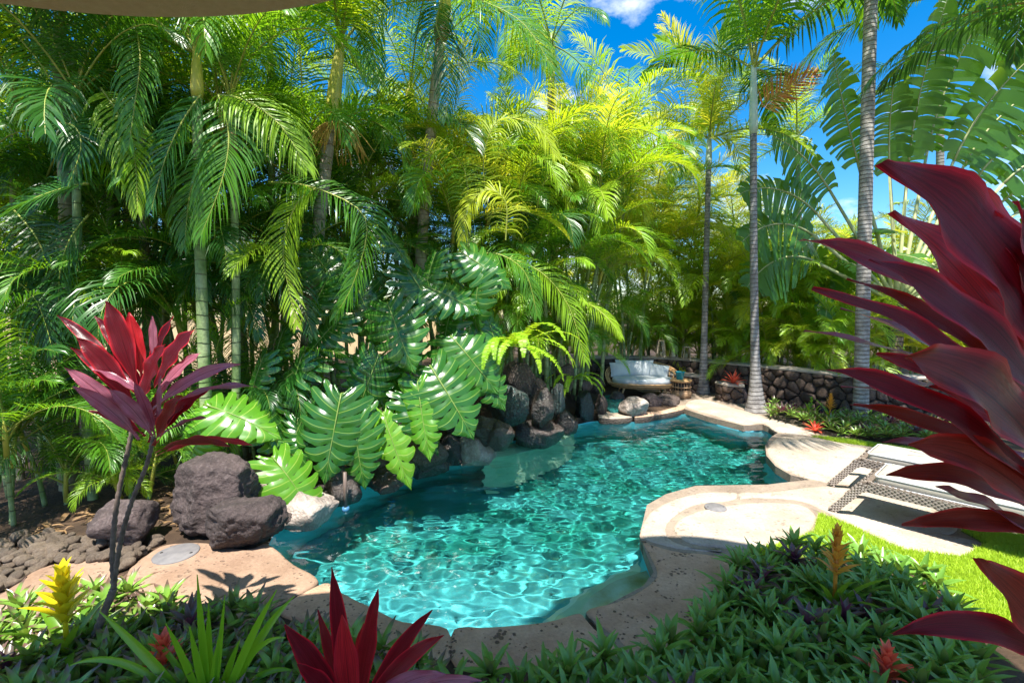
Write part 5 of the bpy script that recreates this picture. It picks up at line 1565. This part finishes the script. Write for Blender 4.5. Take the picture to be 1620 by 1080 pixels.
# big ti plant close at the right
ti2 = empty('ti_plant', P(1720, 1500, 1.2), 'very close dark red ti plant filling the right edge', 'plant', 'red ti plants')
ti2.location.z = 0.0
stem(ti2, [Vector((ti2.location.x, ti2.location.y, 0)), P(1725,1100,1.2), P(1715,850,1.2), P(1705,640,1.2)], 0.03, 0.022)
RT = [
 ((1700,640),(1396,256),1.20,1.02,165,TD,(0.35,-1,0.1),0.10),((1710,600),(1497,277),1.3,1.25,120,TR,(0.2,-1,0.1),0.05),((1720,640),(1606,318),1.15,1.1,90,TI,(0.2,-1,0.1),0.03),
 ((1690,680),(1412,334),1.28,1.2,120,TR,(0.3,-1,0.2),0.07),((1700,690),(1268,379),1.15,1.0,82,TI,(0.25,-1,0.55),0.10),((1700,700),(1376,409),1.05,0.95,95,TD,(0.3,-1,0.35),0.08),
 ((1700,740),(1284,457),1.05,0.9,66,TD,(0.3,-1,0.75),0.08),((1690,700),(1330,486),1.25,1.15,55,TP,(0.2,-0.55,1),0.05),((1690,720),(1271,524),1.15,1.0,44,TP,(0.1,-0.35,1),0.07),
 ((1690,720),(1390,590),1.3,1.25,40,TP,(0.1,-0.4,1),0.05),((1710,850),(1302,584),1.0,0.85,74,TD,(0.3,-1,0.7),0.09),((1690,740),(1330,610),1.2,1.1,40,TP,(0.1,-0.4,1),0.06),
 ((1700,800),(1430,566),0.95,0.85,150,TB,(0.4,-1,0.35),0.12),((1700,870),(1436,704),0.95,0.88,95,TB,(0.35,-1,0.5),0.12),((1690,850),(1402,752),1.1,1.0,60,TB,(0.2,-0.8,0.9),0.10),
 ((1690,850),(1426,830),1.1,1.0,48,TB,(0.1,-0.8,0.9),0.05),((1720,1080),(1546,882),1.0,0.95,110,TB,(0.4,-1,0.2),0.02),((1720,1090),(1412,1003),1.0,0.9,62,TD,(0.1,-0.8,0.9),0.12),
 ((1700,760),(1470,610),1.1,1.05,80,TR,(0.3,-1,0.4),0.08),((1710,640),(1560,420),1.25,1.2,100,TI,(0.3,-1,0.2),0.05),((1690,830),(1480,700),1.2,1.15,60,TR,(0.3,-0.8,0.6),0.10)]
RT += [((1705,720),(1340,440),1.2,1.1,50,TB,(0.25,-1,0.6),0.08),((1700,780),(1385,560),1.0,0.92,66,TI,(0.3,-1,0.5),0.09),((1705,830),(1345,640),1.05,0.95,46,TB,(0.25,-1,0.8),0.08),
 ((1720,620),(1560,330),1.2,1.12,80,TR,(0.25,-1,0.1),0.04),((1710,760),(1395,700),1.25,1.2,44,TP,(0.1,-0.3,1),0.06),((1710,800),(1350,640),1.2,1.15,44,TP,(0.1,-0.3,1),0.06),((1700,900),(1480,770),1.1,1.05,60,TP,(0.1,-0.4,1),0.06)]
for (b, t, yb, yt, w, m, h, bw) in RT:
    ti_leaf(ti2, b, t, yb, yt, w*0.84, m, h, (0,0,bw), 0.16, 0.14, 0, 8)
# ti at the bottom centre
ti3 = empty('ti_plant', P(555, 1200, 2.0), 'short ti plant with scarlet heart at the bottom centre', 'plant', 'red ti plants'); ti3.location.z = 0.0
stem(ti3, [Vector((ti3.location.x, ti3.location.y, 0)), P(556,1180,2.0), P(556,1120,2.0)], 0.02, 0.015)
for (b, t, yb, yt, w, m, bw) in (((556,1130),(525,896),2.0,2.0,40,TD,0.0),((562,1130),(598,930),2.0,2.0,44,TI,0.0),((556,1130),(541,972),1.92,1.85,52,TR,0.0),
    ((570,1130),(684,964),1.95,1.9,34,TD,0.06),((570,1130),(702,1004),1.9,1.8,36,TI,0.08),((545,1130),(450,988),1.95,1.9,48,TD,0.05),((548,1120),(503,964),2.05,2.1,26,TI,0.0),
    ((570,1130),(705,1066),1.85,1.75,40,TP,0.10),((570,1135),(762,1076),1.9,1.8,36,TP,0.10),((560,1130),(575,985),2.05,2.1,40,TR,0.0),((545,1130),(470,1050),1.85,1.75,40,TD,0.08)):
    ti_leaf(ti3, b, t, yb, yt, w, m, (0.2 if t[0] < b[0] else -0.2, -0.9, 0.4), (0,0,bw))

def rosette(name, label, loc, nleaf, length, width, m, seed, cat='plant', group=None, e_lo=15, e_hi=80, droop=70, prof=prof_strap, part='leaf', names=None):
    r = random.Random(seed)
    e = empty(name, loc, label, cat, group)
    add_leaves(e, Vector((0,0,0)), nleaf, length, width, m, r, e_lo, e_hi, droop, prof, part)
    return e
def leaf_path(base, az, e0, droop, L_, n=8):
    pts = [base.copy()]
    for k in range(n):
        el = R(e0 - droop*((k+0.5)/n)**1.3)
        pts.append(pts[-1]+Vector((math.cos(az)*math.cos(el), math.sin(az)*math.cos(el), math.sin(el)))*(L_/n))
    return pts
def add_leaves(e, base, n, length, width, m, r, e_lo, e_hi, droop, prof, part, fold=0.2, cols=2, a0=None):
    for k in range(n):
        u = k/max(1,n-1)
        az = (a0 or 0)+k*2.399963+r.uniform(-0.2,0.2); e0 = e_lo+(e_hi-e_lo)*u+r.uniform(-6,6)
        mb = MB()
        pts = leaf_path(base, az, e0, droop*r.uniform(0.7,1.2)*(1-0.5*u), length*r.uniform(0.8,1.1))
        blade(mb, pts, width*r.uniform(0.85,1.15), Vector((-math.cos(az)*0.02,-math.sin(az)*0.02,1)) if e0 < 80 else Vector((math.cos(az),math.sin(az),0.3))*-1, fold, prof, cols)
        mb.build(part, m, e)
def bromeliad(label, loc, seed, flower_m, h=0.42, leaf_len=0.42, nleaf=16, fsize=0.1, tiers=6, leaf_m=None, group='bromeliads'):
    r = random.Random(seed)
    e = empty('bromeliad', loc, label, 'plant', group)
    add_leaves(e, Vector((0,0,0.05)), nleaf, leaf_len, 0.042, leaf_m or M['brom_green'], r, 25, 75, 85, prof_strap, 'leaf')
    mb = MB(); mb.tube([(0,0,0),(0,0,h)], [0.014,0.010], 8); mb.build('flower_stalk', flower_m, e)
    for k in range(tiers):
        z = h*0.55+h*0.45*k/(tiers-1)
        for q in range(5):
            az = q*1.2566+k*0.7+r.uniform(-0.2,0.2); mb = MB()
            blade(mb, leaf_path(Vector((0,0,z)), az, 48+34*k/tiers+r.uniform(-6,6), 30-22*k/tiers, fsize*(1.1-0.5*k/tiers)*r.uniform(0.85,1.1), 6), fsize*0.27, Vector((0,0,1)), 0.3, prof_bract, 2)
            mb.build('bract', flower_m, e)
    return e
bromeliad('yellow flowering bromeliad at the lower left beside the ti stem', P(105, 1010, 2.5) - Vector((0,0,P(105,1010,2.5).z)) + Vector((0,0,0.02)), 3, M['brom_yellow'], 0.52, 0.42, 14, 0.20, 6)
bl = G(1318, 985, 0); bl.z = 0.02
bromeliad('orange flowering bromeliad in the middle of the right bed', bl, 4, M['brom_orange'], 0.56, 0.42, 16, 0.15, 6)
bl = P(1400, 1100, 2.25); bl.z = 0.03
bromeliad('red bromeliad flower at the bottom right edge', bl, 5, M['brom_red'], 0.24, 0.30, 10, 0.14, 4)
bl = P(262, 1095, 2.3); bl.z = 0.03
bromeliad('red bromeliad flower low among the strap leaves', bl, 6, M['brom_red'], 0.27, 0.30, 10, 0.15, 4)
bl = G(1312, 672, 0); bromeliad('orange spired bromeliad against the wall beside the pale trunk', bl, 7, M['brom_orange'], 0.50, 0.45, 16, 0.14, 8)
bl = G(1282, 668, 0); bromeliad('green bromeliad left of the black spotlight', bl, 8, M['brom_green'], 0.42, 0.50, 14, 0.10, 4)
bl = P(1160, 606, 10.35); bl.z = 0.415; rosette('bromeliad', 'small red bromeliad on the stone planter ledge', bl, 18, 0.34, 0.045, M['brom_red'], 9, 'plant', 'bromeliads', 10, 80, 40)
bl = G(1290, 682, 0); rosette('bromeliad', 'pink edged bromeliad at the corner of the wall bed', bl, 16, 0.24, 0.04, M['brom_red'], 10, 'plant', 'bromeliads', 10, 75, 50)
# strap leaved plant
fl = empty('strap_leaf_plant', P(335, 1150, 2.2), 'bright green strap-leaved plant at the lower left', 'plant'); fl.location.z = 0.0
for (x, y, w, bw) in ((157,966,15,0.02),(312,908,12,0),(262,985,11,0.03),(330,953,12,0),(356,940,9,-0.01),(438,932,13,0.02),(466,942,14,0.05),(452,1008,10,0.10),(240,1005,10,0.05),(110,1052,12,0.10),(380,1010,12,0.02),(300,990,12,0.02),(472,1062,10,0.12),(345,1010,14,0),(285,1030,13,0.05)):
    b = P(335+(x-335)*0.12, 1130, 2.2); t = P(x, y, 2.2+0.12*math.sin(x))
    mb = MB(); org = Vector(fl.location)
    blade(mb, [p-org for p in arc(b, t, Vector((0,0,bw*2))*(t-b).length, 12)], w*0.95/FPX*2.2, Vector((0.15,-0.9,0.45)), 0.25, prof_strap, 2)
    mb.build('leaf', M['strap'], fl)

# ------------------------------------------------------------------ sword fern over the rocks
fb = P(812, 548, 6.45)
fe = empty('sword_fern', fb, 'bright green sword fern hanging over the black rocks', 'fern')
rf = random.Random(8)
for k in range(22):
    put_frond(fe, 'fern', rf.choice((0,1,1,2)), rf.uniform(-3.0,0.1), (rf.uniform(-.15,.15),rf.uniform(-.1,.1),0), rf.uniform(0.8,1.25), M['fern'], rf)
fb = P(905, 600, 8.6)
fe = empty('sword_fern', fb, 'small sword fern on the bank left of the spa', 'fern')
for k in range(10):
    put_frond(fe, 'fern', rf.choice((0,1,1,2)), rf.uniform(-3.0,0.1), (0,0,0), rf.uniform(0.6,0.9), M['fern'], rf)

# ------------------------------------------------------------------ traveller's palm
tvb = P(1415, 560, 10.3); tvb.z = 0
tv = empty('travellers_palm', tvb, 'fan shaped travellers palm with torn paddle leaves at the right', 'palm')
M['fan_stalk'] = solid('pale_fan_stalk', (0.30,0.36,0.14), (0.46,0.46,0.24), 0.45, 3)
trunk_tube(tv, bezier(Vector((0,0,-0.1)), Vector((0.02,0,1.2)), Vector((0,0,2.4)), 20), 0.13, 0.15, M['bark'], 'trunk', 12)
rv = random.Random(31)
def paddle(pts, width, seed):
    """banana-like blade: a midrib with strips torn to it"""
    r = random.Random(seed)
    mb = MB(); n = len(pts)
    cum = [0]
    for a, b in zip(pts, pts[1:]): cum.append(cum[-1]+(b-a).length)
    L_ = cum[-1]
    def at(u):
        s = u*L_
        for i in range(n-1):
            if s <= cum[i+1] or i == n-2:
                q = (s-cum[i])/(cum[i+1]-cum[i]); return pts[i].lerp(pts[i+1], q), (pts[i+1]-pts[i]).normalized()
    mb.tube(pts, [0.026*(1-0.8*i/(n-1)) for i in range(n)], 5, 1)
    for side in (-1, 1):
        u = 0.0
        while u < 0.995:
            du = r.choice((0.018,0.03,0.03,0.05,0.08)); u1 = min(1.0, u+du)
            tilt = r.uniform(-0.25,0.35); dr = r.uniform(0.4,1.2)
            vs, fs, uv = [], [], []
            K = 5
            for q in range(2):
                for m in range(K+1):
                    x = m/K
                    uu = u+(u1-u)*(0.03 if q == 0 else 0.97)
                    p, T = at(uu)
                    S = T.cross(Vector((0,-1,0.25))).normalized()*side
                    Nn = T.cross(S)*side
                    w = width*0.5*(math.sin(math.pi*(0.08+0.90*uu))**0.55)
                    d = (S*math.cos(tilt) + Vector((0,-1,0))*math.sin(tilt)*0.7 + T*0.30)
                    pos = p + d*w*x + Vector((0,-0.10,-1))*dr*w*x*x*0.55
                    vs.append(pos); uv.append((0.5+side*0.5*x*0.98+0.02*side, uu))
            for m in range(K):
                fs.append((m, m+1, K+1+m+1, K+1+m) if side > 0 else (m+1, m, K+1+m, K+1+m+1))
            mb.add(vs, fs, uv, 0)
            u = u1
    return mb
fan = [(-66,2.2,1.9,0.9),(-55,2.5,2.0,0.8),(-45,2.7,2.2,0.7),(-34,2.9,2.0,0.5),(-22,3.2,2.3,0.25),(-11,2.8,2.0,0.2),(-2,2.9,3.1,0.08),(7,3.3,3.1,0.35),(15,3.1,3.2,0.6),(22,3.2,3.3,0.75),(29,3.1,3.3,0.8),(36,3.1,3.3,0.9),(43,3.0,3.2,0.95),(50,3.0,3.1,1.0),(57,2.9,3.0,1.0),(62,2.8,2.6,0.9),(71,2.6,2.4,0.9),(79,2.4,2.2,0.9)]
for k, (an, pl_, bl_, sag) in enumerate(fan):
    a = R(an); base = Vector((math.sin(a)*0.12, 0.02*(-1)**k, 2.3))
    d = Vector((math.sin(a), rv.uniform(-0.10,0.02), math.cos(a))).normalized()
    end = base + d*pl_
    mb = MB(); mb.tube([base, base+d*0.5, end], [0.06,0.045,0.028], 6); st_ = mb.build('stalk', M['fan_stalk'], tv)
    pts = [end.copy()]; dd = d.copy()
    for s in range(12):
        dd = (dd + Vector((0.012*an/30,-0.03,-0.14*sag-0.005*abs(an)/60))).normalized(); pts.append(pts[-1]+dd*bl_/12)
    paddle(pts, 1.15, 60+k).build('leaf', [M['banana'], M['fan_stalk']], tv)
# big-leaved plants left of it
bn = P(1290, 600, 11.8); bn.z = 0
be = empty('banana_plant', bn, 'banana-leaved clump with drooping torn leaves left of the fan palm', 'plant')
trunk_tube(be, bezier(Vector((0,0,-0.1)), Vector((0,0,1.2)), Vector((0,0,2.4)), 8), 0.14, 0.10, M['cane'], 'trunk', 10)
for k, (an, el, L_) in enumerate(((-75,60,2.3),(-100,75,2.4),(-130,60,2.2),(-40,65,2.4),(20,70,2.2),(-160,50,2.2),(-90,40,2.0),(60,60,2.2),(-60,80,2.6))):
    pts = leaf_path(Vector((0,0,2.2)), R(an-30), el, 110, L_*1.25, 14)
    mb = paddle(pts, 0.75, 90+k); mb.build('leaf', [M['banana'], M['fan_stalk']], be)

# ------------------------------------------------------------------ ground cover beds (rhoeo rosettes), lawn
def rhoeo_bed(name, label, poly, spacing, seed, m2=0.25, hs=1.0):
    r = random.Random(seed)
    xs = [p.x for p in poly]; ys = [p.y for p in poly]
    pts = []
    area = (max(xs)-min(xs))*(max(ys)-min(ys))
    for _ in range(int(area/spacing**2*14)):
        p = Vector((r.uniform(min(xs),max(xs)), r.uniform(min(ys),max(ys)), 0))
        if inside(p, poly) and all((p-q).length > spacing for q in pts): pts.append(p)
    mbs = [MB(), MB()]
    for p in pts:
        purple = r.random() < m2*(1.6 if p.y > (min(ys)+max(ys))/2 else 0.5)
        mb = mbs[1 if purple else 0]
        n = r.randint(11,16); h = r.uniform(0.03,0.14)*hs; a0 = r.uniform(0,6.28); tx, ty = r.uniform(-.25,.25), r.uniform(-.25,.25)
        for k in range(n):
            u = k/(n-1); az = a0+k*2.399963
            pa = leaf_path(Vector((p.x,p.y,h)), az, 8+70*u+r.uniform(-8,8)+20*(tx*math.cos(az)+ty*math.sin(az)), r.uniform(5,45), r.uniform(0.15,0.22)*hs*(1-0.25*u), 4)
            blade(mb, pa, r.uniform(0.034,0.048), Vector((-math.cos(az)*u,-math.sin(az)*u,1-0.5*u)), 0.35, prof_bract_l, 2)
    e = mbs[0].build(name, M['rhoeo']); tag(e, label, 'ground cover', kind='stuff')
    if mbs[1].v: o = mbs[1].build('purple_leaves', M['rhoeo_purple'], e); o['kind'] = 'stuff'
    return len(pts)
def prof_bract_l(t): return math.sin(math.pi*(0.16+0.84*t))**0.7
c1 = rhoeo_bed('rhoeo_bed', 'green and purple rosette ground cover filling the right foreground bed', gp([(1150,930),(1190,905),(1260,895),(1340,900),(1420,915),(1480,950),(1525,1010),(1560,1100),(1570,1220),(1000,1260),(700,1240),(690,1120),(860,1085),(990,1075),(1100,1030),(1140,985)]), 0.105, 1, 0.07, 1.2)
c2 = rhoeo_bed('rhoeo_bed', 'green rosette ground cover in the lower left bed', gp([(-60,1010),(60,985),(190,965),(300,990),(400,1005),(470,1020),(560,1045),(690,1075),(690,1240),(200,1260),(-120,1240)]), 0.105, 2, 0.04, 1.15)
c3 = rhoeo_bed('rhoeo_bed', 'low rosette ground cover strip in front of the stone wall', gp([(1225,652),(1290,668),(1345,672),(1440,676),(1520,690),(1500,712),(1420,706),(1330,692),(1290,680),(1215,662)]), 0.15, 3, 0.15, 1.25)
def lawn(name, label, poly, n, seed, h=0.045):
    r = random.Random(seed); xs = [p.x for p in poly]; ys = [p.y for p in poly]
    vs, fs, uv = [], [], []; c = 0
    while c < n:
        x, y = r.uniform(min(xs),max(xs)), r.uniform(min(ys),max(ys))
        if not inside(Vector((x,y,0)), poly): continue
        a = r.uniform(0,6.28); hh = h*r.uniform(0.6,1.3); w = 0.0028; l = r.uniform(0.0,0.8)*hh; b = r.uniform(0,6.28)
        i = len(vs); dx, dy = math.cos(a)*w, math.sin(a)*w; lx, ly = math.cos(b)*l, math.sin(b)*l
        vs += [(x-dx,y-dy,-0.01),(x+dx,y+dy,-0.01),(x+dx*.8+lx*.4,y+dy*.8+ly*.4,hh*.6),(x-dx*.8+lx*.4,y-dy*.8+ly*.4,hh*.6),(x+lx,y+ly,hh)]
        fs += [(i,i+1,i+2,i+3),(i+3,i+2,i+4)]; uv += [(0,0),(1,0),(1,.6),(0,.6),(.5,1)]; c += 1
    mb = MB(); mb.add(vs, fs, uv); o = mb.build(name, M['grass']); tag(o, label, 'grass', kind='stuff')
M['thatch'] = solid('lawn_base', (0.10,0.16,0.02), (0.20,0.24,0.05), 0.9, 8)
lawn_poly = gp([(1296,814),(1350,835),(1370,846),(1430,872),(1520,884),(1565,862),(1520,838),(1640,850),(1780,900),(1800,1060),(1640,1040),(1560,990),(1490,925),(1420,892),(1330,878),(1240,880),(1170,884),(1195,870),(1248,860),(1288,842)])
prism('lawn', lawn_poly, -0.05, -0.005, M['thatch'])
lawn('lawn_grass', 'bright green lawn grass between deck and bed', lawn_poly, 60000, 5)
lp2 = gp([(1282,690),(1330,700),(1420,712),(1480,728),(1500,716),(1420,708),(1340,696)])
prism('lawn', lp2, -0.05, -0.003, M['thatch'])
lawn('lawn_grass', 'narrow strip of lawn between far deck and wall bed', lp2, 6000, 6)

# dry leaf litter under the thicket and on the bank
M['litter'] = leaf_mat('dry_leaf_litter', (0.16,0.09,0.04), (0.34,0.21,0.10), (0.3,0.16,0.06), 0.15, 0.7)
lr = random.Random(77); mb = MB()
for k in range(900):
    x = lr.uniform(-4.6,-0.6); y = lr.uniform(4.2,7.2)
    if inside(Vector((x,y,0)), pool): continue
    z = max(-0.028, bank_h(x, y)) + 0.012
    az = lr.uniform(0,6.28); L_ = lr.uniform(0.05,0.22)
    blade(mb, [Vector((x,y,z))+Vector((math.cos(az),math.sin(az),0))*L_*q/3+Vector((0,0,0.02*math.sin(q))) for q in range(4)], L_*lr.uniform(0.10,0.3), Vector((0.2,0,1)), 0.3, prof_bract, 2)
tag(mb.build('leaf_litter', M['litter']), 'dry brown leaf litter on the soil under the left palms', 'leaf litter', kind='stuff')
